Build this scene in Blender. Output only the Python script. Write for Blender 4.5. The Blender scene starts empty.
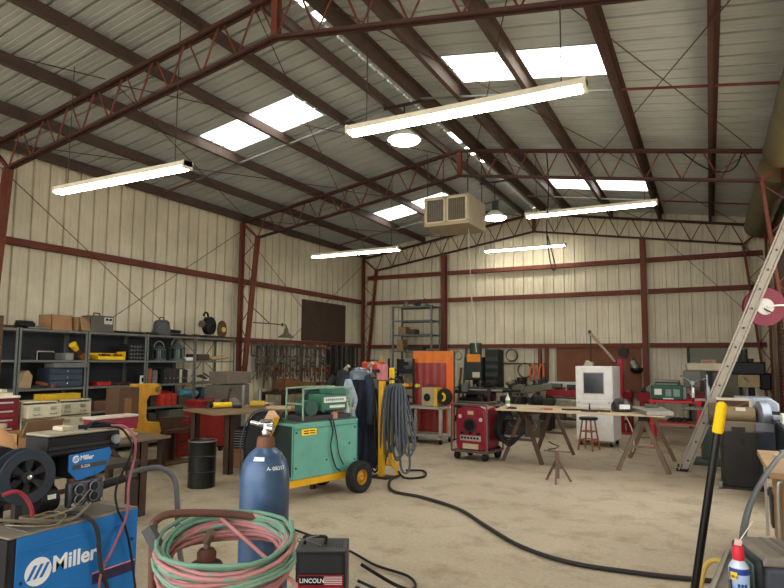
import bpy, math, random
from mathutils import Vector, Matrix
from math import pi, sin, cos, radians as rad
random.seed(7)
SC = bpy.context.scene
COL = SC.collection
# ---------------------------------------------------------------- camera
cam_data = bpy.data.cameras.new('camera')
cam = bpy.data.objects.new('camera', cam_data); COL.objects.link(cam)
F_PX, YAW, PITCH, ROLL, CY = 602.95, 0.4833, 0.0893, 0.0073, 306.8
cam_data.sensor_width = 36.0
cam_data.lens = F_PX * 36.0 / 784.0
cam_data.shift_y = (CY - 294.0) / 784.0
cam_data.clip_start = 0.05
_f = Vector((-sin(YAW)*cos(PITCH), cos(YAW)*cos(PITCH), sin(PITCH)))
_r = Vector((cos(YAW), sin(YAW), 0)); _u = _r.cross(_f)
_r2 = _r*cos(ROLL) + _u*sin(ROLL); _u2 = -_r*sin(ROLL) + _u*cos(ROLL)
m3 = Matrix((_r2, _u2, -_f)).transposed()
cam.matrix_world = Matrix.Translation((0, 0, 1.7)) @ m3.to_4x4()
SC.camera = cam
# ---------------------------------------------------------------- light
SC.view_settings.view_transform = 'Standard'
SC.view_settings.look = 'None'
SC.view_settings.gamma = 1
SC.view_settings.use_curve_mapping = False
SC.view_settings.exposure = 0.42
LAMP = 23.0; BAY = 20.0; SKY = 3.7; SUN = 9.0
w = bpy.data.worlds.new('sky'); SC.world = w; w.use_nodes = True
nt = w.node_tree
sk = nt.nodes.new('ShaderNodeTexSky'); sk.sky_type = 'HOSEK_WILKIE'; sk.turbidity = 4.0; sk.ground_albedo = 0.5
sk.sun_direction = Vector((0.45, -0.35, 0.8)).normalized()
mixn = nt.nodes.new('ShaderNodeMix'); mixn.data_type = 'RGBA'; mixn.inputs[0].default_value = 0.75
nt.links.new(sk.outputs[0], mixn.inputs[6]); mixn.inputs[7].default_value = (1.0, 0.97, 0.93, 1)
nt.links.new(mixn.outputs[2], nt.nodes['Background'].inputs[0])
nt.nodes['Background'].inputs[1].default_value = SKY
sd = bpy.data.lights.new('sun', 'SUN'); sd.energy = SUN; sd.angle = 0.02; sd.color = (1, .96, .9)
so = bpy.data.objects.new('sun', sd); COL.objects.link(so)
so.rotation_euler = Vector((-0.28, 0.3, 0.92)).to_track_quat('Z', 'Y').to_euler()
def portal(loc, rot, sx, sy):
    d = bpy.data.lights.new('daylight_opening', 'AREA'); d.shape = 'RECTANGLE'; d.size = sx; d.size_y = sy; d.cycles.is_portal = True
    o = bpy.data.objects.new('daylight_opening', d); COL.objects.link(o); o.location = loc; o.rotation_euler = rot
portal((-4.5, -2.0, 2.4), (rad(90), 0, 0), 12, 4.8)
portal((1.6, 8.7, 2.3), (0, rad(90), 0), 4.6, 5.2)
SC.cycles.use_denoising = True
SC.cycles.max_bounces = 8; SC.cycles.diffuse_bounces = 5; SC.cycles.glossy_bounces = 3
SC.cycles.sample_clamp_indirect = 6.0
SC.cycles.caustics_reflective = False; SC.cycles.caustics_refractive = False
# ---------------------------------------------------------------- materials
def lin(h):
    h = h.lstrip('#'); c = [int(h[i:i+2], 16)/255 for i in (0, 2, 4)]
    return [((x+.055)/1.055)**2.4 if x > .04045 else x/12.92 for x in c]
MATS = {}
def M(hexc, rough=.6, metal=0.0, dirt=.25, scale=6.0, bump=0.0, dcol=None, coat=0.0, trans=0.0):
    key = (hexc, rough, metal, dirt, scale, bump, dcol, coat, trans)
    if key in MATS: return MATS[key]
    m = bpy.data.materials.new('m_'+hexc.strip('#')); m.use_nodes = True
    n = m.node_tree; b = n.nodes['Principled BSDF']
    c = lin(hexc)
    b.inputs['Roughness'].default_value = rough; b.inputs['Metallic'].default_value = metal
    b.inputs['Coat Weight'].default_value = coat
    b.inputs['Specular IOR Level'].default_value = .5 if rough < .36 else .22
    b.inputs['Transmission Weight'].default_value = trans
    tc = n.nodes.new('ShaderNodeTexCoord')
    no = n.nodes.new('ShaderNodeTexNoise'); no.inputs['Scale'].default_value = scale; no.inputs['Detail'].default_value = 5; no.inputs['Roughness'].default_value = .65
    n.links.new(tc.outputs['Object'], no.inputs['Vector'])
    cr = n.nodes.new('ShaderNodeValToRGB')
    d = lin(dcol) if dcol else [x*.45 for x in c]
    cr.color_ramp.elements[0].position = .3; cr.color_ramp.elements[1].position = .62
    lo = [c[i]*(1-dirt)+d[i]*dirt for i in range(3)]; hi = [min(1, x*(1+.12*dirt)) for x in c]
    cr.color_ramp.elements[0].color = (*lo, 1); cr.color_ramp.elements[1].color = (*hi, 1)
    n.links.new(no.outputs[0], cr.inputs[0]); n.links.new(cr.outputs[0], b.inputs['Base Color'])
    if bump:
        bp = n.nodes.new('ShaderNodeBump'); bp.inputs['Strength'].default_value = bump; bp.inputs['Distance'].default_value = .02
        n.links.new(no.outputs[0], bp.inputs['Height']); n.links.new(bp.outputs[0], b.inputs['Normal'])
    MATS[key] = m; return m
def emis(name, col, s):
    m = bpy.data.materials.new(name); m.use_nodes = True; b = m.node_tree.nodes['Principled BSDF']
    b.inputs['Base Color'].default_value = (.9, .9, .9, 1); b.inputs['Emission Color'].default_value = (*col, 1); b.inputs['Emission Strength'].default_value = s
    return m
PRIMER = M('#6b3a2d', .7, 0, .4, 3)
TRUSS = M('#48302a', .7, 0, .4, 3)
PURLIN = M('#574740', .65, 0, .35, 2.5)
BLACK = M('#171718', .5, 0, .2, 8)
RUBBER = M('#222223', .75, 0, .3, 10)
DSTEEL = M('#3f3a36', .55, .5, .5, 6)
STEEL = M('#8b8a86', .4, .8, .35, 8)
CHROME = M('#c9c9c9', .22, 1.0, .2, 8)
RUST = M('#523a2e', .8, .2, .5, 7)
GREY = M('#6f716c', .55, .1, .35, 5)
DGREY = M('#3b3c3a', .6, .1, .35, 5)
WHITE = M('#e6e3da', .5, 0, .15, 4)
CREAM = M('#d9d1b4', .55, 0, .3, 4)
REDP = M('#a3252a', .45, 0, .35, 4)
DRED = M('#7d2025', .4, 0, .35, 4)
YEL = M('#d9a31f', .5, 0, .3, 5)
BYEL = M('#f0c522', .5, 0, .15, 5)
BLUE = M('#2f6fb3', .42, 0, .25, 3)
WOOD = M('#b08a5c', .65, 0, .4, 9)
PLY = M('#bda583', .65, 0, .35, 5)
CARD = M('#9a7550', .8, 0, .25, 3)
TEAL = M('#66a391', .45, 0, .3, 3)
GREEN = M('#2f5a45', .45, 0, .3, 4)
ORANGE = M('#e0762c', .5, 0, .15, 4)
PINK = M('#b57d7e', .5, 0, .2, 6)
HGREEN = M('#6b917d', .5, 0, .25, 8)
DUST = M('#7d776c', .85, 0, .5, 6)
# ---------------------------------------------------------------- mesh builder
def frame_of(d):
    d = d.normalized(); a = Vector((0, 0, 1)) if abs(d.z) < .95 else Vector((1, 0, 0))
    x = a.cross(d).normalized(); return x, d.cross(x)
class B:
    def __init__(s): s.v = []; s.f = []
    def add(s, vs, fs):
        k = len(s.v); s.v.extend([tuple(p) for p in vs]); s.f.extend([tuple(k+i for i in q) for q in fs]); return s
    def box(s, c, d, rz=0, rx=0, ry=0):
        R_ = Matrix.Rotation(rz, 3, 'Z') @ Matrix.Rotation(ry, 3, 'Y') @ Matrix.Rotation(rx, 3, 'X'); c = Vector(c)
        vs = [c + R_ @ Vector((x*d[0]/2, y*d[1]/2, z*d[2]/2)) for x in (-1, 1) for y in (-1, 1) for z in (-1, 1)]
        return s.add(vs, [(0, 1, 3, 2), (4, 6, 7, 5), (0, 4, 5, 1), (2, 3, 7, 6), (0, 2, 6, 4), (1, 5, 7, 3)])
    def bx(s, x0, x1, y0, y1, z0, z1): return s.box(((x0+x1)/2, (y0+y1)/2, (z0+z1)/2), (x1-x0, y1-y0, z1-z0))
    def bar(s, p, q, a, b=None):          # square bar between two points
        p = Vector(p); q = Vector(q); b = b or a; x, y = frame_of(q-p)
        vs = [o + x*i*a/2 + y*j*b/2 for o in (p, q) for i, j in ((-1, -1), (1, -1), (1, 1), (-1, 1))]
        return s.add(vs, [(3, 2, 1, 0), (4, 5, 6, 7)] + [(i, (i+1) % 4, 4+(i+1) % 4, 4+i) for i in range(4)])
    def cyl(s, p, q, r, r2=None, n=14):
        p = Vector(p); q = Vector(q); r2 = r if r2 is None else r2; x, y = frame_of(q-p)
        vs = [o + (x*cos(2*pi*i/n) + y*sin(2*pi*i/n))*rr for o, rr in ((p, r), (q, r2)) for i in range(n)]
        return s.add(vs, [(i, (i+1) % n, n+(i+1) % n, n+i) for i in range(n)] + [tuple(range(n-1, -1, -1)), tuple(range(n, 2*n))])
    def tube(s, pts, r, n=8, closed=False):
        pts = [Vector(p) for p in pts]; N = len(pts); vs = []; px = None
        for i, p in enumerate(pts):
            a = pts[(i-1) % N] if (closed or i) else p; b = pts[(i+1) % N] if (closed or i < N-1) else p
            t = (b-a).normalized() if (b-a).length > 1e-9 else Vector((0, 0, 1))
            if px is None: px, _ = frame_of(t)
            px = (px - t*px.dot(t)); px = px.normalized() if px.length > 1e-6 else frame_of(t)[0]
            py = t.cross(px); vs += [p + (px*cos(2*pi*j/n) + py*sin(2*pi*j/n))*r for j in range(n)]
        fs = [(i*n+j, i*n+(j+1) % n, ((i+1) % N)*n+(j+1) % n, ((i+1) % N)*n+j) for i in range(N if closed else N-1) for j in range(n)]
        if not closed: fs += [tuple(range(n-1, -1, -1)), tuple(range((N-1)*n, N*n))]
        return s.add(vs, fs)
    def lathe(s, prof, c=(0, 0, 0), ax=(0, 0, 1), n=24):
        c = Vector(c); ax = Vector(ax).normalized(); x, y = frame_of(ax); vs = []; K = len(prof)
        for r, h in prof: vs += [c + ax*h + (x*cos(2*pi*j/n) + y*sin(2*pi*j/n))*max(r, 1e-4) for j in range(n)]
        fs = [(i*n+j, i*n+(j+1) % n, (i+1)*n+(j+1) % n, (i+1)*n+j) for i in range(K-1) for j in range(n)]
        return s.add(vs, fs)
    def prism(s, poly, ax, lo, hi):       # polygon in the two other axes, extruded along ax
        def pt(a, b, h): return {'x': (h, a, b), 'y': (a, h, b), 'z': (a, b, h)}[ax]
        n = len(poly)
        vs = [pt(a, b, lo) for a, b in poly] + [pt(a, b, hi) for a, b in poly]
        return s.add(vs, [(i, (i+1) % n, n+(i+1) % n, n+i) for i in range(n)] + [tuple(range(n-1, -1, -1)), tuple(range(n, 2*n))])
    def ring(s, c, R_, r, ax=(0, 0, 1), n=28, m=8, a0=0, a1=2*pi):
        c = Vector(c); x, y = frame_of(Vector(ax)); full = abs(a1-a0-2*pi) < 1e-6; k = n if full else n+1
        return s.tube([c + (x*cos(a0+(a1-a0)*i/n) + y*sin(a0+(a1-a0)*i/n))*R_ for i in range(k)], r, m, full)
    def sph(s, c, r, n=14, m=9):
        r = (r, r, r) if not hasattr(r, '__len__') else r
        vs = []; 
        for i in range(m+1):
            t = pi*i/m
            vs += [(c[0]+r[0]*max(sin(t), 1e-3)*cos(2*pi*j/n), c[1]+r[1]*max(sin(t), 1e-3)*sin(2*pi*j/n), c[2]+r[2]*cos(t)) for j in range(n)]
        return s.add(vs, [(i*n+j, (i+1)*n+j, (i+1)*n+(j+1) % n, i*n+(j+1) % n) for i in range(m) for j in range(n)])
    def build(s, name, mat, parent=None, bev=0.0, smooth=True, sharp=38):
        import bmesh
        me = bpy.data.meshes.new(name); me.from_pydata(s.v, [], s.f); me.update()
        bm = bmesh.new(); bm.from_mesh(me); bmesh.ops.recalc_face_normals(bm, faces=bm.faces); bm.to_mesh(me); bm.free()
        if smooth:
            me.shade_smooth(); me.set_sharp_from_angle(angle=rad(sharp))
        me.materials.append(mat)
        o = bpy.data.objects.new(name, me); COL.objects.link(o)
        if parent: o.parent = parent
        if bev:
            md = o.modifiers.new('edge', 'BEVEL'); md.width = bev; md.segments = 2; md.limit_method = 'ANGLE'; md.angle_limit = rad(40)
        return o
def tag(o, label, cat=None, group=None, kind=None):
    o['label'] = label
    if cat: o['category'] = cat
    if group: o['group'] = group
    if kind: o['kind'] = kind
    return o
def thing(name, label, cat, loc=(0, 0, 0), rz=0, group=None):
    o = bpy.data.objects.new(name, None); COL.objects.link(o); o.empty_display_size = .1
    o.location = loc; o.rotation_euler = (0, 0, rz)
    return tag(o, label, cat, group)
def dup(root, loc, rz=None, label=None, group=None):
    r = root.copy(); COL.objects.link(r); r.location = loc
    if rz is not None: r.rotation_euler = (0, 0, rz)
    if label: r['label'] = label
    if group: r['group'] = group
    for ch in list(root.children):
        c = ch.copy(); COL.objects.link(c); c.parent = r
        for g in list(ch.children):
            d = g.copy(); COL.objects.link(d); d.parent = c
    return r
def struct(o, label=None, cat=None):
    o['kind'] = 'structure'
    if label: o['label'] = label
    if cat: o['category'] = cat
    return o
def text(s_, size, mat, parent, loc, rot, name, ext=.0015, align='LEFT', bold=0.0, shear=0.0):
    cu = bpy.data.curves.new(name, 'FONT'); cu.body = s_; cu.size = size; cu.extrude = ext; cu.align_x = align; cu.offset = bold; cu.shear = shear
    t = bpy.data.objects.new(name+'_t', cu); COL.objects.link(t)
    bpy.context.view_layer.update()
    me = bpy.data.meshes.new_from_object(t.evaluated_get(bpy.context.evaluated_depsgraph_get()))
    bpy.data.objects.remove(t); bpy.data.curves.remove(cu)
    me.materials.clear(); me.materials.append(mat)
    o = bpy.data.objects.new(name, me); COL.objects.link(o); o.parent = parent; o.location = loc; o.rotation_euler = rot
    return o
def smoothpts(pts, k=6):
    P_ = [Vector(p) for p in pts]; out = []
    for i in range(len(P_)-1):
        a = P_[max(i-1, 0)]; b = P_[i]; c = P_[i+1]; d = P_[min(i+2, len(P_)-1)]
        for j in range(k):
            t = j/k; out.append(.5*((2*b) + (c-a)*t + (2*a-5*b+4*c-d)*t*t + (-a+3*b-3*c+d)*t**3))
    return out + [P_[-1]]
def cable(name, label, pts, r, mat, cat='cable', k=8, n=8):
    o = B().tube(smoothpts(pts, k), r, n).build(name, mat); return tag(o, label, cat)
FX = (rad(90), 0, rad(90))   # writing that faces +X
FY = (rad(90), 0, 0)         # writing that faces -Y (to the front)
# ================================================================ SETTING
XL, XR, YB, YF, XC = -10.62, 1.58, 17.98, -2.2, -4.52
F1, F2, F3 = 5.53, 11.63, 17.73
def zp(x): return 6.17 - .16*abs(x-XC)          # underside of the purlins / top of the trusses
def zr(x): return zp(x) + .21                    # roof sheet
def concrete():
    m = bpy.data.materials.new('concrete'); m.use_nodes = True; n = m.node_tree; b = n.nodes['Principled BSDF']
    tc = n.nodes.new('ShaderNodeTexCoord')
    def noise(sc, det, pos, ca, cb, sx=1, sy=1):
        mp = n.nodes.new('ShaderNodeMapping'); mp.inputs['Scale'].default_value = (sx, sy, 1); n.links.new(tc.outputs['Object'], mp.inputs['Vector'])
        t = n.nodes.new('ShaderNodeTexNoise'); t.inputs['Scale'].default_value = sc; t.inputs['Detail'].default_value = det; t.inputs['Roughness'].default_value = .7
        n.links.new(mp.outputs[0], t.inputs['Vector'])
        r = n.nodes.new('ShaderNodeValToRGB'); r.color_ramp.elements[0].position = pos[0]; r.color_ramp.elements[1].position = pos[1]
        r.color_ramp.elements[0].color = (*lin(ca), 1); r.color_ramp.elements[1].color = (*lin(cb), 1); n.links.new(t.outputs[0], r.inputs[0]); return r, t
    a, ta = noise(.45, 6, (.35, .68), '#ad9f87', '#c3b69f', .6, 1)
    c, tcn = noise(2.3, 8, (.36, .5), '#c9bfae', '#ffffff')
    e, te = noise(30, 4, (.3, .7), '#d8d2c8', '#ffffff')
    def mul(x, y, f):
        k = n.nodes.new('ShaderNodeMix'); k.data_type = 'RGBA'; k.blend_type = 'MULTIPLY'; k.inputs[0].default_value = f
        n.links.new(x, k.inputs[6]); n.links.new(y, k.inputs[7]); return k.outputs[2]
    o = mul(mul(a.outputs[0], c.outputs[0], .6), e.outputs[0], .8)
    n.links.new(o, b.inputs['Base Color']); b.inputs['Roughness'].default_value = .62
    bp = n.nodes.new('ShaderNodeBump'); bp.inputs['Strength'].default_value = .15; n.links.new(te.outputs[0], bp.inputs['Height']); n.links.new(bp.outputs[0], b.inputs['Normal'])
    return m
struct(B().bx(XL-.1, XR+.1, YF-1.5, YB+.1, -.15, 0).build('floor', concrete(), smooth=False), 'stained beige concrete workshop floor', 'floor')
struct(B().bx(XR+.12, 14, YF-10, YB+6, -.2, -.04).build('ground', M('#b0a48c', .9, 0, .3, 1.5)), 'pale gravel yard beyond the side opening', 'ground')
struct(B().bx(-14, 14, -16, YF-1.52, -.2, -.04).build('ground', M('#b0a48c', .9, 0, .3, 1.5)), 'pale gravel yard in front of the building', 'ground')
PROF = [(0, 0), (.078, 0), (.084, .005), (.098, .005), (.104, 0), (.158, 0), (.164, .005), (.178, .005), (.184, 0), (.246, 0), (.252, .045), (.29, .045), (.296, 0), (.3048, 0)]
def sheet(u0, u1, fn, name, mat, kindlabel, cat, lift=1):
    """corrugated sheet; fn(u, depth) -> list of points across the sheet"""
    us = []; k = math.floor(u0/.3048)
    while k*.3048 < u1:
        us += [(k*.3048+a, d) for a, d in PROF[:-1]]; k += 1
    us = [(u0, 0)] + [q for q in us if u0 < q[0] < u1] + [(u1, 0)]
    b = B(); rows = [fn(u, d) for u, d in us]; m = len(rows[0])
    b.v = [tuple(p) for r in rows for p in r]
    b.f = [(i*m+j, (i+1)*m+j, (i+1)*m+j+1, i*m+j+1) for i in range(len(rows)-1) for j in range(m-1)]
    o = b.build(name, mat, smooth=False); return struct(o, kindlabel, cat)
WALLM = M('#d3cab0', .6, 0, .3, 1.1, 0, '#8c8470')
ROOFM = M('#b4bab9', .5, .1, .25, 1.3, 0, '#868a88')
sheet(YF, YB, lambda u, d: [(XL-d, u, 0), (XL-d, u, 2.5), (XL-d, u, zr(XL))], 'wall_left', WALLM, 'cream ribbed metal wall behind the long shelving', 'wall')
sheet(XL, XR, lambda u, d: [(u, YB+d, 0), (u, YB+d, 2.5), (u, YB+d, zr(u))], 'wall_back', WALLM, 'cream ribbed metal gable wall at the far end', 'wall')
def rightwall(y0, y1, z0, lab): sheet(y0, y1, lambda u, d: [(XR+d, u, z0), (XR+d, u, zr(XR))], 'wall_right', WALLM, lab, 'wall')
rightwall(YF, 6.0, 0, 'cream ribbed metal side wall by the front bay'); rightwall(6.0, 11.35, 4.7, 'ribbed metal strip over the open side doorway')
rightwall(11.35, 12.1, 0, 'narrow ribbed metal wall between the two side doorways'); rightwall(12.1, 17.3, 4.7, 'ribbed metal strip over the closed coiling door')
rightwall(17.3, YB, 0, 'ribbed metal wall strip at the far corner')
# roof: two slopes with skylight openings
def slope(x0, x1, y0, y1, nm='ceiling', mat=None, lab='grey ribbed metal roof sheets over the purlins', cat='ceiling'):
    return sheet(y0, y1, lambda u, d: [(x0, u, zr(x0)+d), (x1, u, zr(x1)+d)], nm, mat or ROOFM, lab, cat)
SKY_L = [(1.7, 2.62), (7.88, 8.8), (14.4, 15.36)]; SKY_R = [(1.7, 2.62), (7.92, 8.84), (14.66, 15.54)]  # first pair on each side: unseen skylights added to brighten the front roof
SLITS = [(6.0, 6.22), (6.36, 6.62), (11.2, 11.85), (12.15, 12.7), (13.1, 13.3)]
def skym():
    m = bpy.data.materials.new('skylight'); m.use_nodes = True; n = m.node_tree; n.nodes.remove(n.nodes['Principled BSDF'])
    t = n.nodes.new('ShaderNodeBsdfTranslucent'); t.inputs[0].default_value = (.92, .95, .93, 1); n.links.new(t.outputs[0], n.nodes['Material Output'].inputs[0]); return m
SKYM = skym()
RO0, RO1 = YF-1.0, YB+.1
slope(XL-.1, -8.16, RO0, RO1); slope(-6.06, XC-.09, RO0, RO1); slope(XC+.09, -3.36, RO0, RO1); slope(-1.15, XR+.25, RO0, RO1)
wn = 1
for xa, xb, L_ in ((-8.16, -6.06, SKY_L), (-3.36, -1.15, SKY_R)):
    y = RO0
    for a, b_ in L_:
        slope(xa, xb, y, a); y = b_
        slope(xa, xb, a, b_, 'window_%d' % wn, SKYM, 'white translucent skylight sheet %s' % ['over the shelf side of the front bay', 'over the shelf side just past the first truss', 'over the shelf side beyond the second truss', 'on the ladder side of the front bay', 'on the ladder side just past the first truss', 'on the ladder side beyond the second truss'][wn-1], 'skylight'); wn += 1
    slope(xa, xb, y, RO1)
# ridge
RIDGEM = M('#b9b9b0', .4, .4, .25, 3)
y = RO0
def ridge(a, b_, nm, mat, lab, cat):
    n_ = max(1, int((b_-a)/.12)); bb = B()
    pts = [(XC-.12, .0), (XC, .02), (XC+.12, .0)]
    bb.v = [(px_, a+(b_-a)*i/(2*n_), zr(XC)+dz+(.012 if i % 2 else 0)) for i in range(2*n_+1) for px_, dz in pts]
    bb.f = [(i*3+j, (i+1)*3+j, (i+1)*3+j+1, i*3+j+1) for i in range(2*n_) for j in range(2)]
    struct(bb.build(nm, mat, smooth=False), lab, cat)
for k, (a, b_) in enumerate(SLITS):
    ridge(y, a, 'ceiling', RIDGEM, 'crimped metal ridge cap along the peak', 'ceiling'); y = b_
    ridge(a, b_, 'window_%d' % (wn+k), SKYM, 'small bright opening in the ridge cap, number %d from the front' % (k+1), 'skylight')
ridge(y, RO1, 'ceiling', RIDGEM, 'crimped metal ridge cap along the peak', 'ceiling')
# purlins: thin Z sections
PX = [-10.45, -9.39, -8.2, -6.98, -5.76, -4.87, -4.2, -3.47, -2.3, -1.03, .18, 1.49]
for i, x in enumerate(PX):
    s = 1 if x < XC else -1; z = zp(x); b = B()
    b.bx(x-.004, x+.004, RO0+.3, YB-.02, z, z+.2)
    lo, hi = sorted((x, x+s*.07)); b.bx(lo, hi, RO0+.3, YB-.02, z, z+.007)
    b.box((hi-.0035 if s > 0 else lo+.0035, (RO0+.3+YB)/2, z+.012), (.006, YB-RO0-.34, .02))
    lo, hi = sorted((x, x-s*.07)); b.bx(lo, hi, RO0+.3, YB-.02, z+.193, z+.2)
    struct(b.build('purlin_beam', PURLIN if x < -1.5 else TRUSS, smooth=False), 'red primed steel purlin running lengthwise under the roof', 'purlin')
# bridging bars between purlins
for y in (2.8, 8.98, 15.75):
    for i in range(len(PX)-1):
        if i == 5: continue
        a, c = PX[i], PX[i+1]
        tag(B().bar((a+.01, y, zp(a)+.03), (c-.01, y, zp(c)+.03), .03).build('bridging_beam', GREY if 1 <= i <= 8 else PRIMER, smooth=False),
            'thin steel bridging bar set crosswise between two purlins', 'brace', 'bridging bars under the roof', 'structure')
# rigid frames
def frame(Y, nm):
    def col(s, nmx):
        xo = -10.42 if s < 0 else 1.38; kx = -9.92 if s < 0 else .88; bx_ = -10.36 if s < 0 else 1.32; zt = zp(xo)-.06
        e = bpy.data.objects.new('steel_column', None); COL.objects.link(e); struct(e, 'tapered red lattice column, %s' % nmx, 'column')
        e.location = (xo, Y, 0); L = lambda x, z, dy=0: (x-xo, dy, z)
        a = B(); 
        for dy in (-.045, .045): a.bar(L(xo, 0, dy), L(xo, zt, dy), .07, .05)
        struct(a.build('outer_chord', PRIMER, e, smooth=False))
        a = B()
        for dy in (-.04, .04): a.bar(L(bx_, 0, dy), L(kx, 4.75, dy), .075, .05)
        a.bar(L(kx, 4.75), L(xo, zt), .05); a.bar(L(kx, 4.75), L(kx-s*-.42 if False else kx+(.42 if s < 0 else -.42)*0, 4.75+.02), .05)
        struct(a.build('inner_chord', PRIMER, e, smooth=False))
        a = B(); zz = [.9 + i*.42 for i in range(10)]
        for i in range(9):
            f = lambda z: bx_ + (kx-bx_)*z/4.75
            p, q = (xo, zz[i]), (f(zz[i+1]), zz[i+1])
            if i % 2: p, q = (f(zz[i]), zz[i]), (xo, zz[i+1])
            a.cyl(L(*p), L(*q), .011, n=6)
        struct(a.build('web_bar', PRIMER, e, smooth=False))
    col(-1, '%s, on the shelf side' % nm); col(1, '%s, on the ladder side' % nm)
    e = bpy.data.objects.new('truss_beam', None); COL.objects.link(e); struct(e, 'red lattice roof truss, %s' % nm, 'truss'); e.location = (XC, Y, 0)
    zb = lambda x: 5.59 - .156*abs(x-XC)
    a = B()
    for dy in (-.04, .04):
        for x0, x1 in ((-10.42, XC), (1.38, XC)): a.bar((x0-XC, dy, zp(x0)-.04), (0, dy, zp(XC)-.04), .04, .05)
    struct(a.build('top_chord', TRUSS, e, smooth=False))
    a = B()
    for dy in (-.04, .04):
        for x0 in (-9.92, .88): a.bar((x0-XC, dy, 4.75), (0, dy, 5.59), .033, .038)
    struct(a.build('bottom_chord', TRUSS, e, smooth=False))
    a = B(); a.bar((0, 0, 5.59), (0, 0, zp(XC)-.05), .09)
    N = 9
    for s, xe in ((-1, -9.92), (1, .88)):
        for i in range(N):
            x0 = xe + (XC-xe)*i/N; xm = xe + (XC-xe)*(i+.5)/N; x1 = xe + (XC-xe)*(i+1)/N
            a.cyl((x0-XC, 0, zb(x0)), (xm-XC-s*.05*-1, 0, zp(xm)-.06), .015, n=6); a.cyl((xm-XC-s*.05, 0, zp(xm)-.06), (x1-XC, 0, zb(x1)), .012, n=6)
    struct(a.build('web_bar', PRIMER, e, smooth=False))
frame(F1, 'first one by the front opening'); frame(F2, 'across the middle'); frame(F3, 'against the far gable wall')
# girts and wind columns
def girt(p, q, lab): struct(B().bar(p, q, .13, .12).build('girt_beam', PRIMER, smooth=False), lab, 'girt')
for z in (2.2, 3.7): girt((XL+.08, YF, z), (XL+.08, YB-.1, z), 'red steel girt along the shelving wall at %s height' % ('shelf' if z < 3 else 'upper'))
girt((-10.3, YB-.12, 3.65), (-7.52, YB-.12, 3.65), 'red girt on the gable wall between corner and first post'); girt((-10.3, YB-.12, 2.17), (-7.52, YB-.12, 2.17), 'lower red girt on the gable wall behind the tall rack')
for z, t in ((2.17, 'lowest'), (3.65, 'middle'), (4.52, 'highest')):
    girt((-7.34, YB-.12, z), (-1.62, YB-.12, z), '%s red girt on the gable wall between the two posts' % t); girt((-1.42, YB-.12, z), (1.3, YB-.12, z), '%s red girt on the gable wall beyond the second post' % t)
girt((-10.3, YB-.12, 4.52), (-7.52, YB-.12, 4.52), 'highest red girt on the gable wall by the shelf corner')
for x, t in ((-7.43, 'behind the orange welding screen'), (-1.52, 'beside the brown board')):
    b = B(); b.bx(x-.07, x+.07, F3-.09, F3-.075, 0, zp(x)-.6); b.bx(x-.07, x+.07, F3+.075, F3+.09, 0, zp(x)-.6); b.bx(x-.006, x+.006, F3-.08, F3+.08, 0, zp(x)-.6)
    struct(b.build('steel_column', PRIMER, smooth=False), 'red wide flange post on the gable wall %s' % t, 'column')
# brace rods
def rod(p, q, lab, g): struct(tag(B().cyl(p, q, .0075, n=6).build('cross_beam', RUST), lab, 'brace', g))
for y0, y1 in ((F1, F2), (F2, F3)):
    for a, c in ((4.95, .9), (.9, 4.95)): rod((XL+.2, y0+.05, a), (XL+.2, y1-.05, c), 'thin steel rod crossing the shelving wall diagonally', 'wall cross rods')
    for xa, xb in ((-10.2, -7.5), (-7.5, XC-.4), (XC+.4, -1.6), (-1.6, .75)):
        rod((xa, y0+.1, zp(xa)-.015), (xb, y1-.1, zp(xb)-.015), 'thin steel rod crossing under the purlins diagonally', 'roof cross rods'); rod((xb, y0+.1, zp(xb)-.03), (xa, y1-.1, zp(xa)-.03), 'thin steel rod crossing under the purlins diagonally', 'roof cross rods')
for xa, xb in ((-10.2, -7.5), (XC+.4, -1.6), (-1.6, .75)):
    rod((xa, YF+.3, zp(xa)-.015), (xb, F1-.1, zp(xb)-.015), 'thin steel rod crossing under the purlins diagonally', 'roof cross rods')
rod((-.9, F3-.15, 4.95), (1.25, F3-.15, 2.6), 'dark rod slanting down the gable wall to the far corner column', 'gable rod')
# coiling doors on the ladder side
SLAT = M('#8f8273', .5, .2, .3, 3)
b = B(); z = 0.0
while z < 4.7:
    b.prism([(XR-.06, z), (XR-.035, z+.02), (XR-.035, z+.06), (XR-.06, z+.08), (XR-.05, z+.08), (XR-.025, z+.06), (XR-.025, z+.02), (XR-.05, z)], 'y', 12.15, 17.25); z += .08
struct(b.build('door_1', SLAT, smooth=False), 'closed slatted coiling steel door in the far side bay', 'door')
DR = M('#6e6549', .55, .1, .35, 2)
for y0, y1, t in ((6.2, 11.25, 'over the open side doorway'), (12.15, 17.3, 'over the closed slatted door')):
    e = thing('door_drum', 'tan coiled door drum %s' % t, 'door drum', (1.16, y0, 5.1))
    b = B().lathe([(0, 0), (.27, 0), (.28, .03)] + [(.28-.008*(i % 2), .03+(y1-y0-.06)*i/8) for i in range(9)] + [(.27, y1-y0), (0, y1-y0)], (0, 0, 0), (0, 1, 0), 28); b.build('coil', DR, e)
    for yy in (-.03, y1-y0+.03): B().box((.2, yy, -.05), (.3, .03, .5)).build('end_bracket', PRIMER, e, smooth=False)
    B().cyl((0, -.05, 0), (0, y1-y0+.05, 0), .04).build('shaft', DSTEEL, e)
b = B()
for y in (12.12, 17.28): b.bx(XR-.1, XR, y-.05, y+.05, 0, 4.75)
struct(b.build('door_1_frame', PRIMER, smooth=False), 'red steel guide rails of the slatted door', 'door')
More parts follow.
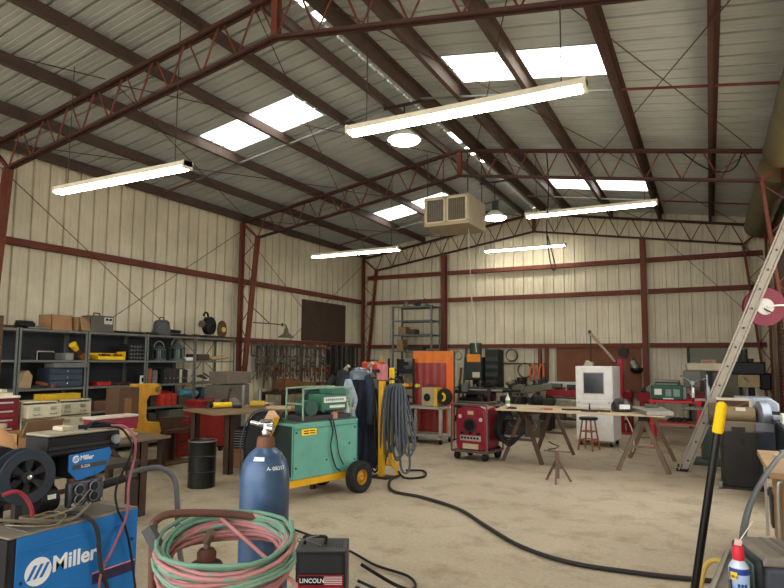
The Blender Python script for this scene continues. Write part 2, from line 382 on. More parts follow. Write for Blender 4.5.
# walk door in the gable wall
e = bpy.data.objects.new('door_2', None); COL.objects.link(e); e.location = (.1, YB-.14, 0); struct(e, 'grey green walk door in the gable wall behind the drill presses', 'door')
struct(B().bx(-.55, .55, 0, .04, 0, 2.1).build('door_leaf', M('#7b7c6a', .6), e, .004)); b = B(); b.bx(-.62, -.55, -.02, .06, 0, 2.17); b.bx(.55, .62, -.02, .06, 0, 2.17); b.bx(-.62, .62, -.02, .06, 2.1, 2.17)
struct(b.build('door_frame', DGREY, e, smooth=False)); struct(B().sph((-.46, -.05, 1.0), .035).build('door_handle', CHROME, e))
# boards fixed to the walls
tag(B().bx(XL+.0, XL+.05, 14.49, 16.85, 2.28, 3.5).build('wall_board', M('#4b3b30', .7, 0, .3, 2)), 'dark brown sheet panel fixed high on the shelving wall above the hanging clamps', 'board')
e = tag(B().bx(-3.95, -1.66, YB-.1, YB-.05, .75, 2.22).build('wall_board', M('#7a4f38', .75, 0, .25, 2.2)), 'large rust brown board on the gable wall beside the red post', 'board')
# ================================================================ LAMPS AND HANGING GEAR
TUBE = emis('lamp_tube', (1, .98, .9), LAMP); DOME = emis('lamp_dome', (1, .97, .9), BAY)
def strip_light(c, label, rz, top, zoff=0):
    e = thing('ceiling_light', label, 'lamp', c, rz, None)
    b = B(); b.prism([(-.06, .06), (.06, .06), (.075, 0), (-.075, 0)], 'x', -1.22, 1.22); b.bx(-1.22, -1.19, -.075, .075, -.03, .06); b.bx(1.19, 1.22, -.075, .075, -.03, .06); b.build('housing', M('#d8cfb8', .5), e, smooth=False)
    for dy in (-.035, .035): B().cyl((-1.18, dy, -.022), (1.18, dy, -.022), .02, n=12).build('tube', TUBE, e)
    for dx in (-1.0, 1.0):
        B().cyl((dx, 0, .06), (dx, 0, top(c[0]+dx)-c[2]), .006, n=6).build('hanging_wire', DSTEEL, e)
tb = lambda x: zp(x)-.02
strip_light((-6.54, 4.98, 3.95), 'long fluorescent strip light hanging above the shelving wall end of the front bay', 0, tb)
strip_light((-2.08, 5.27, 4.10), 'longest looking fluorescent strip light hanging under the ridge in the front bay', 0, tb)
strip_light((-7.39, 12.13, 4.25), 'fluorescent strip light hanging before the brown wall panel', 0, tb)
strip_light((-1.95, 11.80, 4.61), 'fluorescent strip light hanging above the white cabinet near the middle truss', 0, tb)
strip_light((-4.72, 17.3, 5.03), 'fluorescent strip light hanging close to the gable wall', 0, tb)
def bay_light(c, label, top):
    e = thing('high_bay_lamp', label, 'lamp', c)
    B().lathe([(.05, .2), (.1, .17), (.28, .02), (.29, 0), (.275, 0), (.09, .15), (0, .16)], n=28).build('reflector', WHITE, e)
    B().lathe([(.272, .005), (.24, -.035), (.12, -.06), (0, -.065)], n=28).build('lens', DOME, e)
    B().cyl((0, 0, .17), (0, 0, .42), .085).build('ballast', DGREY, e, .01); B().cyl((0, 0, .4), (0, 0, top-c[2]), .014).build('hanging_rod', DSTEEL, e)
b_ = B().bar((-4.9, 8.98, zp(-4.87)-.02), (-4.16, 8.98, zp(-4.2)-.02), .04); tag(b_.build('hanger_bar', DSTEEL, smooth=False), 'short steel bar between the ridge purlins above the nearer dome lamp', 'hanger')
b_ = B().bar((-4.9, 14.0, zp(-4.87)-.02), (-4.16, 14.0, zp(-4.2)-.02), .04); tag(b_.build('hanger_bar', DSTEEL, smooth=False), 'short steel bar between the ridge purlins above the farther dome lamp', 'hanger')
bay_light((-4.5, 8.98, 5.47), 'round dome lamp hanging from the ridge behind the strip light', 6.1)
bay_light((-4.52, 14.0, 5.2), 'round dome lamp hanging beyond the evaporative cooler', 6.1)
# evaporative cooler
e = thing('evaporative_cooler', 'tan box shaped evaporative cooler hanging under the ridge with two louvre panels', 'cooler', (-4.7, 11.3, 4.49))
TAN = M('#a89a80', .6, 0, .3, 3)
B().bx(-.5, .5, .02, 1.05, 0, .62).build('cabinet', TAN, e, .008)
for x in (-.24, .24):
    b = B(); b.bx(x-.22, x+.22, 0, .02, .06, .09); b.bx(x-.22, x+.22, 0, .02, .55, .58); b.bx(x-.22, x-.19, 0, .02, .06, .58); b.bx(x+.19, x+.22, 0, .02, .06, .58)
    pf = b.build('louvre_frame', M('#cdbf9f', .6), e, smooth=False)
    b = B()
    for i in range(9): b.box((x-.17+i*.0425, .012, .32), (.028, .012, .46), rz=.5)
    b.build('louvre', M('#6d6559', .7), pf, smooth=False); B().bx(x-.19, x+.19, .018, .021, .09, .55).build('dark_pad', M('#3b362f', .9), pf, smooth=False)
b = B()
for x in (-.45, .45):
    for y in (.1, .95): b.cyl((x, y, .6), (x, y, zp(-4.7+x)-4.49), .01, n=6)
b.build('hanging_rod', DSTEEL, e); B().tube(smoothpts([(.28, .6, 0), (.28, .6, -.3), (.34, .62, -1.6), (.43, .62, -2.6)]), .010).build('drain_pipe', M('#b8b0a0', .6), e)
# hanging black cord with loop
e = thing('hanging_cable', 'black power cable hanging in a loop below the far strip light', 'cable', (-2.71, 11.7, 3.55))
B().tube(smoothpts([(0, 0, zp(-2.71)-3.56), (.03, 0, 1.6), (-.02, 0, .8), (0, 0, .4), (.06, 0, 0), (.11, .02, -.08), (.12, .03, .05), (.03, .01, .45), (0, 0, .6)]), .012).build('cord', BLACK, e)
cable('power_cable', 'thin black cable looping along the middle truss over the ladder side', [(-.3, 11.57, 5.42), (.0, 11.5, 5.1), (.3, 11.5, 4.95), (.5, 11.5, 5.0), (.62, 11.57, 5.27)], .012, BLACK)
# warehouse lamp on a bracket arm off the column
e = thing('gooseneck_lamp', 'old bell shaded lamp on a long arm off the middle shelf side column', 'lamp', (-9.985, 11.63, 2.62))
B().tube(smoothpts([(0, 0, 0), (0, .6, .01), (0, 1.2, .01), (0, 1.3, 0), (0, 1.33, -.06)], 5), .014).build('arm', DSTEEL, e); B().cyl((0, 0, .35), (0, .62, .02), .012).build('brace', DSTEEL, e)
B().lathe([(.025, 0), (.04, -.02), (.07, -.14), (.10, -.18), (.21, -.25), (.215, -.27), (.2, -.265), (.09, -.19), (.03, -.1)], (0, 1.33, -.05)).build('shade', M('#6c6a56', .5, .3), e); B().box((0, 1.15, .01), (.03, .03, .09)).build('clamp', DSTEEL, e)
# hose reel on the far side column
e = thing('hose_reel', 'red hose reel with grey hub mounted on the ladder side middle column', 'hose reel', (.80, 11.25, 2.6))
b = B(); b.lathe([(.13, -.05), (.3, -.05), (.305, -.04), (.13, -.04)], ax=(.25, -1, 0), n=32); b.lathe([(.13, .05), (.3, .05), (.305, .06), (.13, .06)], ax=(.25, -1, 0), n=32); b.build('flange', M('#6e2c39', .55), e)
b = B()
for i in range(4): b.ring((.01*(i-2), -.025*(i-1.5), 0), .19+.02*(i % 2), .016, (.25, -1, 0), 32, 6)
b.build('hose', M('#692e3a', .6), e); B().lathe([(0, -.06), (.13, -.06), (.13, .07), (0, .075)], ax=(.25, -1, 0)).build('hub', M('#b8b5ae', .5), e)
b = B(); b.bar((.02, .1, -.02), (.2, .24, .0), .05); b.bar((-.12, -.04, .05), (.1, -.09, -.1), .02); b.build('bracket', DSTEEL, e); B().tube(smoothpts([(.05, -.08, .0), (.2, -.1, .01), (.5, -.05, 0), (.68, .1, .03)]), .014).build('lead_hose', WHITE, e)
# ladder leaning against the side column
e = thing('extension_ladder', 'tall aluminium extension ladder leaning against the side wall', 'ladder', (-.42, 10.7, 0))
ALU = M('#958d80', .5, .3, .3, 5)
D = Vector((1.5, 0, 3.73)); D = D*(5.0/D.length) if False else Vector((1.72, .06, 4.25))
for k, dy in enumerate((0, .42)):
    b = B(); nrm = Vector((D.z, 0, -D.x)).normalized(); p = Vector((0, dy, 0)); x_ = nrm*.075
    b.add([p-x_*.58+Vector((0, -.02, 0)), p+x_*.58+Vector((0, -.02, 0)), p+x_*.58+Vector((0, .015, 0)), p-x_*.58+Vector((0, .015, 0)), p+D-x_*.58+Vector((0, -.02, 0)), p+D+x_*.58+Vector((0, -.02, 0)), p+D+x_*.58+Vector((0, .015, 0)), p+D-x_*.58+Vector((0, .015, 0))],
          [(0, 1, 2, 3), (7, 6, 5, 4), (0, 4, 5, 1), (1, 5, 6, 2), (2, 6, 7, 3), (3, 7, 4, 0)])
    for t in (-.07, .07): b.bar(p+nrm*t+Vector((0, -.03, 0)), p+nrm*t+D+Vector((0, -.03, 0)), .02, .02)
    rl = b.build('rail', ALU, e, smooth=False)
    B().box((0, dy, .02), (.2, .07, .05)).build('foot', RUBBER, e)
for i in range(14):
    t = (i+.6)/14.4; p = D*t
    r_ = B().cyl(p+Vector((0, -.035, 0)), p+Vector((0, .44, 0)), .016, n=10); r_.build('rung', M('#3a3733', .6), e)
# ================================================================ LONG SHELVING ON THE LEFT WALL
SHM = M('#70736d', .5, .2, .3, 4)
SX = -9.6   # front line of the shelving
bays = [4.45, 5.68, 6.88, 8.13, 9.37, 10.58]
LV = [.12, .77, 1.21, 1.67, 2.17]
desc = ['half out of view past the dark post', 'holding the blue drawer cabinet', 'behind the yellow press', 'holding the green bell lanterns', 'next to the red column']
for i in range(5):
    y0, y1 = bays[i]+.005, bays[i+1]-.005
    e = thing('shelving_unit', 'grey steel shelving bay %s' % desc[i], 'shelving', (SX, y0, 0), 0, 'steel shelving along the panelled wall')
    D_ = -.6; L_ = y1-y0
    for (x, y) in ((-.02, .02), (-.02, L_-.02), (D_+.02, .02), (D_+.02, L_-.02)):
        b = B(); sy = 1 if y < L_/2 else -1; sx = 1 if x < D_/2 else -1
        b.box((x, y-sy*.0175, 1.09), (.04, .004, 2.18)); b.box((x-sx*.018, y, 1.09), (.004, .04, 2.18)); b.build('upright', SHM, e, smooth=False)
    for z in LV:
        b = B(); b.bx(D_+.01, -.01, .01, L_-.01, z-.004, z); b.bx(-.012, -.008, .01, L_-.01, z-.035, z); b.bx(D_+.008, D_+.012, .01, L_-.01, z-.035, z); b.bx(D_+.01, -.01, .008, .012, z-.035, z); b.bx(D_+.01, -.01, L_-.012, L_-.008, z-.035, z)
        b.build('shelf', SHM, e, smooth=False)
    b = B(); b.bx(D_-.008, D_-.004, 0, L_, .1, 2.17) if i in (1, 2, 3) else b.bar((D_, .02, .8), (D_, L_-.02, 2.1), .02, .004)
    b.build('back_panel', M('#3a3d3e', .6, .2), e, smooth=False)  # panel colour darkened to stand in for shade inside the shelves
e = tag(B().bar((-9.2, 5.15, 0), (-9.2, 5.15, 2.32), .07).build('timber_post', M('#54402f', .8)), 'dark timber post standing at the near end of the shelving', 'post')
T = LV[4]+.003
# ---- on top of the shelving
def boxopen(name, label, c, d, mat, rz=0, tilt=0, cat='box'):
    e = thing(name, label, cat, c, rz); b = B(); t = .008
    b.bx(-d[0]/2, d[0]/2, -d[1]/2, d[1]/2, 0, t); b.bx(-d[0]/2, -d[0]/2+t, -d[1]/2, d[1]/2, 0, d[2]); b.bx(d[0]/2-t, d[0]/2, -d[1]/2, d[1]/2, 0, d[2]); b.bx(-d[0]/2, d[0]/2, -d[1]/2, -d[1]/2+t, 0, d[2]); b.bx(-d[0]/2, d[0]/2, d[1]/2-t, d[1]/2, 0, d[2])
    b.build('carton', mat, e, smooth=False); return e
e = thing('motor_part', 'black bundle of tools and a motor lying at the near end of the shelf top', 'tool', (-9.8, 5.9, T))
B().cyl((0, -.16, .06), (0, .12, .06), .055).build('motor', BLACK, e); B().cyl((.05, .0, .02), (.05, .3, .02), .018).build('shaft', STEEL, e); B().box((-.05, 0, .12), (.1, .26, .03), rz=.2).build('cover', DGREY, e, .006)
e = boxopen('cardboard_box', 'open brown cardboard box with flap folded down on the shelf top', (-9.85, 6.42, T), (.35, .36, .26), CARD)
f = B().box((.19, 0, .13), (.01, .34, .26), ry=-.15).build('flap', CARD, e); 
e = boxopen('cardboard_box', 'brown cardboard box turned with wide flap, beside the welding power unit on the shelf top', (-9.8, 6.76, T), (.32, .28, .24), M('#8a6a4c', .85), .35); B().box((.17, .05, .13), (.008, .34, .24), ry=-.2, rz=.1).build('flap', M('#a3825f', .85), e)
def powerunit(label, c, d, mat, rz=0):
    e = thing('power_unit', label, 'machine', c, rz); b = B()
    b.prism([(-d[1]/2, 0), (d[1]/2, 0), (d[1]/2, d[2]), (-d[1]/2+.06, d[2]), (-d[1]/2, d[2]*.75)], 'x', -d[0]/2, d[0]/2); b.build('case', mat, e, .008)
    B().tube([(0, -.06, d[2]-.01), (0, -.06, d[2]+.05), (0, .06, d[2]+.05), (0, .06, d[2]-.01)], .012).build('handle', BLACK, e)
    B().bx(d[0]/2, d[0]/2+.006, d[1]/2-.2, d[1]/2-.03, d[2]*.5, d[2]*.9).build('control_panel', M('#c9c6bd', .5), e); b = B()
    for k in (-.15, -.08): b.cyl((d[0]/2+.005, d[1]/2+k, d[2]*.78), (d[0]/2+.025, d[1]/2+k, d[2]*.78), .022)
    b.build('dial', BLACK, e); return e
powerunit('grey welding power unit with white dial panel on the shelf top', (-9.85, 7.2, T), (.35, .46, .3), M('#57564f', .6))
cable('welding_lead', 'black lead coiled loosely on the shelf top by the grey power unit', [(-9.7, 7.5, T+.03), (-9.68, 7.7, T+.02), (-9.72, 7.9, T+.02), (-9.8, 7.6, T+.03), (-9.7, 8.1, T+.02)], .018, BLACK)
e = thing('shop_vacuum', 'grey shop vacuum head lying between the shelf uprights on top', 'vacuum', (-9.85, 8.68, T)); B().lathe([(0, 0), (.2, 0), (.21, .04), (.17, .12), (.15, .28), (.1, .32), (0, .33)]).build('housing', M('#4a4b4c', .5), e)
b = B(); b.cyl((.1, .16, .1), (.14, .36, .09), .035); b.build('hose_port', BLACK, e); B().tube([(0, -.06, .31), (0, -.05, .37), (0, .05, .37), (0, .06, .31)], .012).build('handle', BLACK, e)
cable('vacuum_hose', 'dark flattened hose trailing on the shelf top beside the vacuum head', [(-9.7, 8.2, T+.03), (-9.75, 8.5, T+.025), (-9.66, 8.9, T+.025), (-9.72, 9.2, T+.03)], .025, BLACK)
e = thing('chop_saw', 'chop saw with black guard and round abrasive wheel on the shelf end', 'saw', (-9.8, 10.0, T)); B().box((0, .0, .03), (.3, .55, .05)).build('base', DSTEEL, e, .006)
B().lathe([(0, -.02), (.2, -.02), (.21, 0), (.2, .02), (0, .02)], (.05, .3, .2), (1, .3, 0)).build('wheel', M('#57422a', .8), e); b = B(); b.lathe([(.03, -.06), (.2, -.06), (.2, .06), (.03, .06)], (.0, -.05, .27), (1, .2, 0)); b.build('guard', BLACK, e, .01)
B().cyl((0, -.3, .3), (0, -.08, .28), .075).build('motor', M('#5b5140', .5), e); B().tube(smoothpts([(0, -.08, .45), (0, -.12, .55), (0, -.2, .54), (0, -.22, .47)]), .022).build('handle', BLACK, e); B().cyl((.08, .3, .2), (.11, .3, .2), .06).build('flange', M('#c7a347', .5), e)
e = tag(B().bx(-10.0, -9.65, 9.3, 9.55, T, T+.03).box((-9.8, 9.6, T+.05), (.1, .3, .02), rz=.4).build('steel_offcut', RUST), 'rusty flat steel offcuts lying before the chop saw', 'offcut')
# ---- items on the shelves (x centre about -9.8)
def sbox(name, label, y0, y1, z, h, mat, cat='box', x0=-10.0, x1=-9.66, bev=.006, extra=None, group=None):
    e = tag(B().bx(x0, x1, y0, y1, z, z+h).build(name, mat, None, bev), label, cat, group); return e
def rackitem(): pass
z3, z2, z1, z0 = [LV[k]+.003 for k in (3, 2, 1, 0)]
e = thing('cassette_radio', 'small black radio with a pale frame on the upper shelf', 'radio', (-9.72, 6.2, z3)); B().bx(-.08, .06, -.13, .13, 0, .12).build('case', BLACK, e, .01); b = B(); b.tube([(.0, -.14, 0), (.0, -.14, .14), (.0, .14, .14), (.0, .14, 0)], .01); b.build('handle', M('#b3a99d', .4), e)
e = thing('spot_lamp', 'yellow headed work lamp on a brown stand on the upper shelf', 'lamp', (-9.75, 6.85, z3)); B().cyl((0, -.02, .0), (0, .1, .06), .08).build('base', M('#7b4a25', .6), e); B().cyl((0, .06, .05), (0, -.1, .2), .035).build('stem', M('#5b3a2a', .6), e); B().cyl((0, -.08, .18), (.03, -.18, .27), .045, .065).build('head', BYEL, e)
sbox('glass_jar', 'clear grey plastic tub beside the yellow lamp on the upper shelf', 6.52, 6.66, z3, .12, M('#8d8c83', .3), 'jar')
e = thing('parts_tray', 'yellow parts tray full of fittings on the upper shelf', 'tray', (-9.75, 7.4, z3)); b = B(); b.bx(-.12, .12, -.3, .28, 0, .01); b.bx(.11, .12, -.3, .28, 0, .07); b.bx(-.12, -.11, -.3, .28, 0, .13); b.bx(-.12, .12, -.3, -.29, 0, .1); b.bx(-.12, .12, .27, .28, 0, .16); b.build('tray', BYEL, e, smooth=False)
b = B()
for i in range(26): b.box((random.uniform(-.1, .1), random.uniform(-.27, .24), .05+random.uniform(0, .05)), (.05, .06, .04), rz=random.random()*3)
k = b.build('fittings', M('#7a4b2a', .6, .3), e, smooth=False); k['kind'] = 'stuff'
e = thing('parts_rack', 'black rack of small steel sockets on the upper shelf', 'rack', (-9.75, 7.98, z3)); B().bx(-.15, .1, -.22, .22, 0, .3).build('rack', M('#232325', .6), e, .01); b = B()
for i in range(6):
    for j in range(4): b.cyl((.1, -.17+i*.068, .05+j*.07), (.125, -.17+i*.068, .05+j*.07), .018, n=8)
k = b.build('socket_pattern', STEEL, e)
LG = M('#4a5d55', .5, .1, .3)
def lantern(label, y, r, h):
    e = thing('bell_lantern', label, 'lantern', (-9.78, y, z3)); B().lathe([(0, 0), (r, 0), (r, .03), (r*.9, .04)], n=20).build('base', LG, e); b = B()
    for i in range(6): a = i*pi/3; b.bar((r*.85*cos(a), r*.85*sin(a), .03), (r*.85*cos(a), r*.85*sin(a), h*.7), .018)
    b.build('cage_frame', LG, e); B().cyl((0, 0, .03), (0, 0, h*.68), r*.6).build('globe', M('#2e3b38', .2), e); B().lathe([(r, h*.68), (r*1.02, h*.72), (r*.5, h*.88), (r*.2, h), (0, h)], n=20).build('cap', LG, e)
    B().ring((0, 0, h*.86), r*.9, .008, (1, 0, 0), 16, 6, 0, pi).build('bail', M('#a9aaa2', .4), e)
lantern('smaller green cage lantern with raised bail on the upper shelf', 8.58, .14, .3); lantern('larger green cage lantern beside the white box on the upper shelf', 9.05, .17, .36)
sbox('carton', 'small white carton at the end of the lantern shelf', 9.16, 9.34, z3, .07, WHITE, x0=-9.72, x1=-9.62)
e = thing('work_gloves', 'heap of tan leather work gloves on the end shelf', 'gloves', (-9.76, 10.2, z3))
for dy, dz, rz in ((-.16, 0, .2), (.02, .02, -.3), (.2, .03, .5)):
    b = B(); b.sph((0, dy, .05+dz), (.07, .1, .05)); 
    for k in range(4): b.cyl((.03-.02*k, dy+.05, .05+dz), (.05-.028*k, dy+.13, .04+dz), .013, .01, 8)
    b.build('glove', M('#b39a68', .8, 0, .35), e)
sbox('tool_case', 'dark brown case lying behind the gloves on the end shelf', 9.5, 9.85, z3, .14, M('#4a3a33', .7), 'case')
e = thing('drawer_cabinet', 'small dark blue drawer cabinet with grey tray on top in the shelving', 'cabinet', (-9.78, 6.54, z2)); CB = M('#39424d', .5, .2)
B().bx(-.2, .14, -.3, .3, 0, .33).build('body', CB, e, .005)
for i in range(3):
    dr = B().bx(.14, .155, -.28, .28, .02+i*.105, .11+i*.105).build('drawer', M('#434d59', .45, .2), e, .003); B().sph((.165, 0, .065+i*.105), .014).build('knob', CHROME, dr)
tag(B().bx(-9.85, -9.56, 6.27, 6.86, z2+.333, z2+.41).build('metal_tray', GREY, None, .004), 'long grey metal tray resting on the blue drawer cabinet', 'tray')
tag(B().prism([(5.8, z2), (5.98, z2), (6.0, z2+.2), (5.93, z2+.29), (5.85, z2+.25)], 'x', -9.9, -9.7).build('wood_block', M('#b59a78', .8), None, .01), 'pale rough block of wood on the middle shelf', 'wood')
tag(B().box((-9.75, 6.26, z2+.06), (.3, .1, .05), rz=.5, ry=.2).build('wood_wedge', M('#8b5a38', .7)), 'tilted reddish wood offcut on the middle shelf', 'wood')
sbox('metal_scrap', 'flat grey scraps spread on the middle shelf', 5.98, 6.2, z2, .04, DSTEEL, 'scrap')
sbox('red_case', 'flat red case on the middle shelf behind the press', 7.14, 7.42, z2, .07, REDP, 'case'); b = B()
for i in range(14): b.box((-9.8+random.uniform(-.1, .1), 7.5+i*.035, z2+.03), (.08, .03, .03), rz=random.random()*3)
k = tag(b.build('bolt_litter', RUST, smooth=False), 'litter of rusty bolts along the middle shelf', 'bolts', None, 'stuff')
e = thing('plastic_sign', 'small white card with a black square standing on the middle shelf', 'card', (-9.66, 8.12, z2)); B().bx(-.004, .004, -.07, .07, 0, .17).build('card', WHITE, e); B().bx(.004, .006, -.035, .035, .05, .13).build('dark_square', BLACK, e)
tag(B().bx(-9.75, -9.68, 8.26, 8.34, z2, z2+.3).build('metal_bar', M('#a65a45', .6), None, .005), 'upright orange red bar against the shelf upright', 'bar')
tag(B().bx(-9.85, -9.7, 8.38, 8.5, z2, z2+.27).build('grey_case', GREY, None, .01), 'upright grey case beside the orange red bar', 'case')
bk = [('#2f2a2a', .1, .3), ('#3a2f2f', .11, .31), ('#403434', .09, .29), ('#2d2d30', .1, .3), ('#b9b39c', .07, .28), ('#332c2b', .08, .3), ('#37302c', .07, .27), ('#c2bba5', .09, .27)]
y = 8.62
for i, (c, wd, h) in enumerate(bk):
    lb = ['black binder touching the grey case', 'dark brown binder, second of the row', 'third dark binder with worn spine', 'black binder next before the first cream binder', 'narrow cream binder between dark ones', 'dark binder just past the narrow cream one', 'brown black binder before the last cream one', 'wide cream binder at the end of the row'][i]
    e = thing('ring_binder', lb+' on the middle shelf', 'binder', (-9.78, y+wd/2, z2), 0, 'binders on the middle shelf'); B().bx(-.13, .13, -wd/2+.003, wd/2-.003, 0, h).build('cover', M(c, .6), e, .006); B().cyl((.13, 0, h*.35), (.133, 0, h*.35), .016).build('finger_ring', STEEL, e); y += wd
e = thing('ratchet_strap', 'tangle of dark grinders and straps on the end middle shelf', 'straps', (-9.78, 9.95, z2)); b = B()
for i in range(7): b.ring((random.uniform(-.1, .1), random.uniform(-.35, .4), .1+random.uniform(0, .04)), .07, .016, (random.random()*.6, random.random()*.6, 1), 16, 6)
b.build('strap_loop_pattern', M('#55504a', .7), e)
# lower shelf
for i, (y, lab) in enumerate(((8.58, 'next to the yellow press'), (8.72, 'middle one'), (8.86, 'last before the grey metal can'))):
    e = thing('bolt_bin', 'bright red parts bin, %s of three on the lower shelf' % lab, 'bin', (-9.74, y, z1), 0, 'red bins on the lower shelf'); B().prism([(-.16, 0), (.14, 0), (.14, .22), (-.16, .3)], 'y', -.06, .06).build('body', M('#b83a30', .45), e, .006); B().bx(.14, .155, -.04, .04, .1, .15).build('label_slot', M('#b23a30', .5), e)
tag(B().cyl((-9.72, 9.14, z1+.24), (-9.72, 9.56, z1+.2), .07).build('rag_roll', M('#5e9fb4', .7)), 'pale blue paper roll lying on the lower shelf', 'roll')
sbox('ammo_can', 'olive grey metal can under the blue roll on the lower shelf', 9.0, 9.34, z1, .17, M('#4d4f42', .5), 'can', -9.95, -9.62); sbox('metal_case', 'grey metal case on the lower end shelf', 9.6, 10.0, z1, .12, DGREY, 'case')
sbox('ammo_box', 'long olive green box on the bottom shelf', 8.78, 9.3, z0+.36, .2, M('#65665a', .55), 'box', -10.05, -9.62); sbox('steel_block', 'rusty steel plate stack under the olive box on the bottom shelf', 8.7, 9.3, z0, .35, RUST, 'plates', -10.1, -9.62)
sbox('dark_bin', 'black bin on the bottom shelf beside the rubble', 9.5, 10.1, z0, .3, BLACK, 'bin')
for i, (y, h, c) in enumerate(((9.65, .3, '#3f4a50'), (10.1, .26, '#4f473c'), (10.38, .34, '#3d3d3d'))):
    sbox('storage_bin', ['slate blue bin on the lower end shelf', 'brown bin on the lower end shelf', 'black tall bin at the end of the lower shelf'][i], y, y+.22, z1+.0 if i else z1+.125, h if i else .2, M(c, .6), 'bin', -9.9, -9.64)
b = B()
for i in range(60): b.box((-9.5+random.uniform(-.2, .2), 9.2+random.uniform(-.45, .5), .03+random.uniform(0, .09)), (.08, .1, .05), rz=random.random()*3, rx=random.random()*.8)
tag(b.build('rubble', M('#b7b3a4', .9), smooth=False), 'pale heap of rubble and slag at the foot of the shelving', 'rubble', None, 'stuff')
sbox('yellow_tool_case', 'long yellow case on the white drawer cabinets', 0, .01, 0, .01, BYEL) if False else None
# extra shelf contents for the first bay
sbox('grey_bin', 'grey bin on the lower shelf behind the white cabinets', 6.0, 6.4, z1, .25, DGREY, 'bin'); sbox('tool_roll', 'brown tool roll on the lower shelf', 7.1, 7.5, z1, .18, M('#6b4b3a', .8), 'roll')
e = thing('seat_shell', 'grey curved seat shell resting on the lower shelf behind the press', 'seat', (-9.6, 7.75, z1)); B().lathe([(.0, 0), (.17, .01), (.2, .1), (.2, .3), (.19, .3), (.18, .1), (.1, .03)], n=20).build('shell', M('#77756f', .5), e)
# ---------------------------------------------------------------- clamps, chains and hooks on the girt
HX = XL+.17
steel2 = M('#6b655d', .45, .5, .4); redc = M('#9c3a2c', .5, 0, .3)
def barclamp(y, L_, mat, hc, lab, g):
    e = thing('bar_clamp', lab, 'clamp', (HX+.02, y, 2.14), 0, g); B().bx(-.01, .01, -.024, .024, -L_, .02).build('bar', mat, e, smooth=False)
    b = B(); b.bx(-.02, .15, -.02, .02, -.08, -.03); b.bx(.11, .15, -.018, .018, -.12, -.03); b.build('fixed_jaw', hc, e, .004)
    b = B(); b.bx(-.02, .15, -.022, .022, -L_*.62, -L_*.62+.06); b.build('sliding_jaw', hc, e, .004); b = B(); b.cyl((.13, 0, -L_*.62-.1), (.13, 0, -L_*.62+.12), .009); b.cyl((.13, 0, -L_*.62-.2), (.13, 0, -L_*.62-.1), .018); b.build('screw_handle', M('#6b4a30', .6), e); return e
def cclamp(y, s_, mat, lab, g):
    e = thing('c_clamp', lab, 'clamp', (HX+.03, y, 2.14), 0, g); b = B(); b.tube([(.0, 0, .0), (.0, -.02, -.03)] + [(0, .16*s_*-1 + .02*0, -.1*s_-.3*s_*i/4) for i in range(5)] + [(0, .1*s_, -.46*s_)], .016*s_+.006); b.bar((0, .1*s_, -.08*s_), (0, -.16*s_, -.08*s_), .03); b.build('frame', mat, e)
    B().cyl((0, .1*s_, -.62*s_), (0, .1*s_, -.2*s_), .012).build('screw', STEEL, e); B().cyl((0, .02*s_, -.6*s_), (0, .18*s_, -.6*s_), .007).build('tommy_bar', STEEL, e); return e
def chain(y, L_, mat, lab, g, x=.01, n=2):
    e = tag(B().build('lifting_chain', mat), lab, 'chain', g) if False else None
    b = B(); k = 0; z = 0
    while z < L_:
        for q in range(n): b.ring((0, (q-.5*(n-1))*.045, -z-.03), .03, .0095, (1, 0, 0) if (k+q) % 2 else (0, 1, 0), 8, 5)
        z += .042; k += 1
    o = b.build('lifting_chain', mat); o.location = (HX+x, y, 2.17); return tag(o, lab, 'chain', g)
def hook(y, L_, mat, lab, g):
    e = thing('lifting_tongs', lab, 'tongs', (HX+.04, y, 2.14), 0, g); b = B(); b.bx(-.01, .01, -.025, .025, -L_, 0); b.build('strap', mat, e, smooth=False); B().tube(smoothpts([(0, 0, -L_), (0, .05, -L_-.07), (0, 0, -L_-.14), (0, -.06, -L_-.08)]), .016).build('hook', steel2, e); return e
g = 'tools hanging on the girt'
bc0 = barclamp(12.35, .95, steel2, steel2, 'steel bar clamp hanging from the red girt on the panelled wall', 'grey bar clamps on the girt')
for i, y in enumerate((12.3, 12.42, 12.55, 12.62, 12.7, 12.8, 13.0, 13.07, 13.15, 13.33, 13.5, 13.65, 13.75, 14.0, 14.12, 14.3, 14.45, 14.6, 14.72, 14.9, 15.1, 15.25, 15.45)): k = dup(bc0, (HX+.02+.04*(i % 3), y, 2.14), .25*(-1)**i); k.scale = (1, 1, .8+.15*(i % 4))
bc1 = barclamp(12.88, 1.25, M('#c3b8a4', .5, .2), redc, 'long pale bar clamp with red jaws hanging from the red girt', 'red jawed bar clamps on the girt')
for i, y in enumerate((13.25, 14.05, 14.4, 15.05, 15.32, 15.5)): dup(bc1, (HX+.02, y, 2.14), .3*(-1)**i)
cc0 = cclamp(13.2, .8, M('#55493f', .6, .3), 'dark C shaped clamp hanging from the red girt', 'dark c clamps on the girt')
for i, y in enumerate((12.25, 12.5, 12.75, 13.05, 13.4, 13.55, 13.7, 13.95, 14.2, 14.5, 14.65, 14.95, 15.2, 15.35)): dup(cc0, (HX+.05, y, 2.14), .6*(i % 3-1))
cc1 = cclamp(13.42, .6, redc, 'red C shaped clamp hanging from the red girt', 'red c clamps on the girt')
for i, y in enumerate((12.47, 14.75, 15.4)): dup(cc1, (HX+.05, y, 2.14), .5*(i % 3-1))
cc2 = cclamp(12.6, .55, M('#3f6b52', .5), 'green C shaped clamp hanging near the red column', None)
hk0 = hook(13.6, .75, M('#8c8679', .5, .2), 'flat steel lifting hook hanging from the red girt', 'flat hooks on the girt')
for y in (12.95, 13.2, 13.83, 14.15, 14.5, 14.85, 15.13): dup(hk0, (HX+.05, y, 2.14), .2)
CH = M('#37332f', .55, .5, .4)
c0 = chain(15.7, 1.25, CH, 'dark lifting chain hanging from the red girt near the far corner', 'dark lifting chains on the girt')
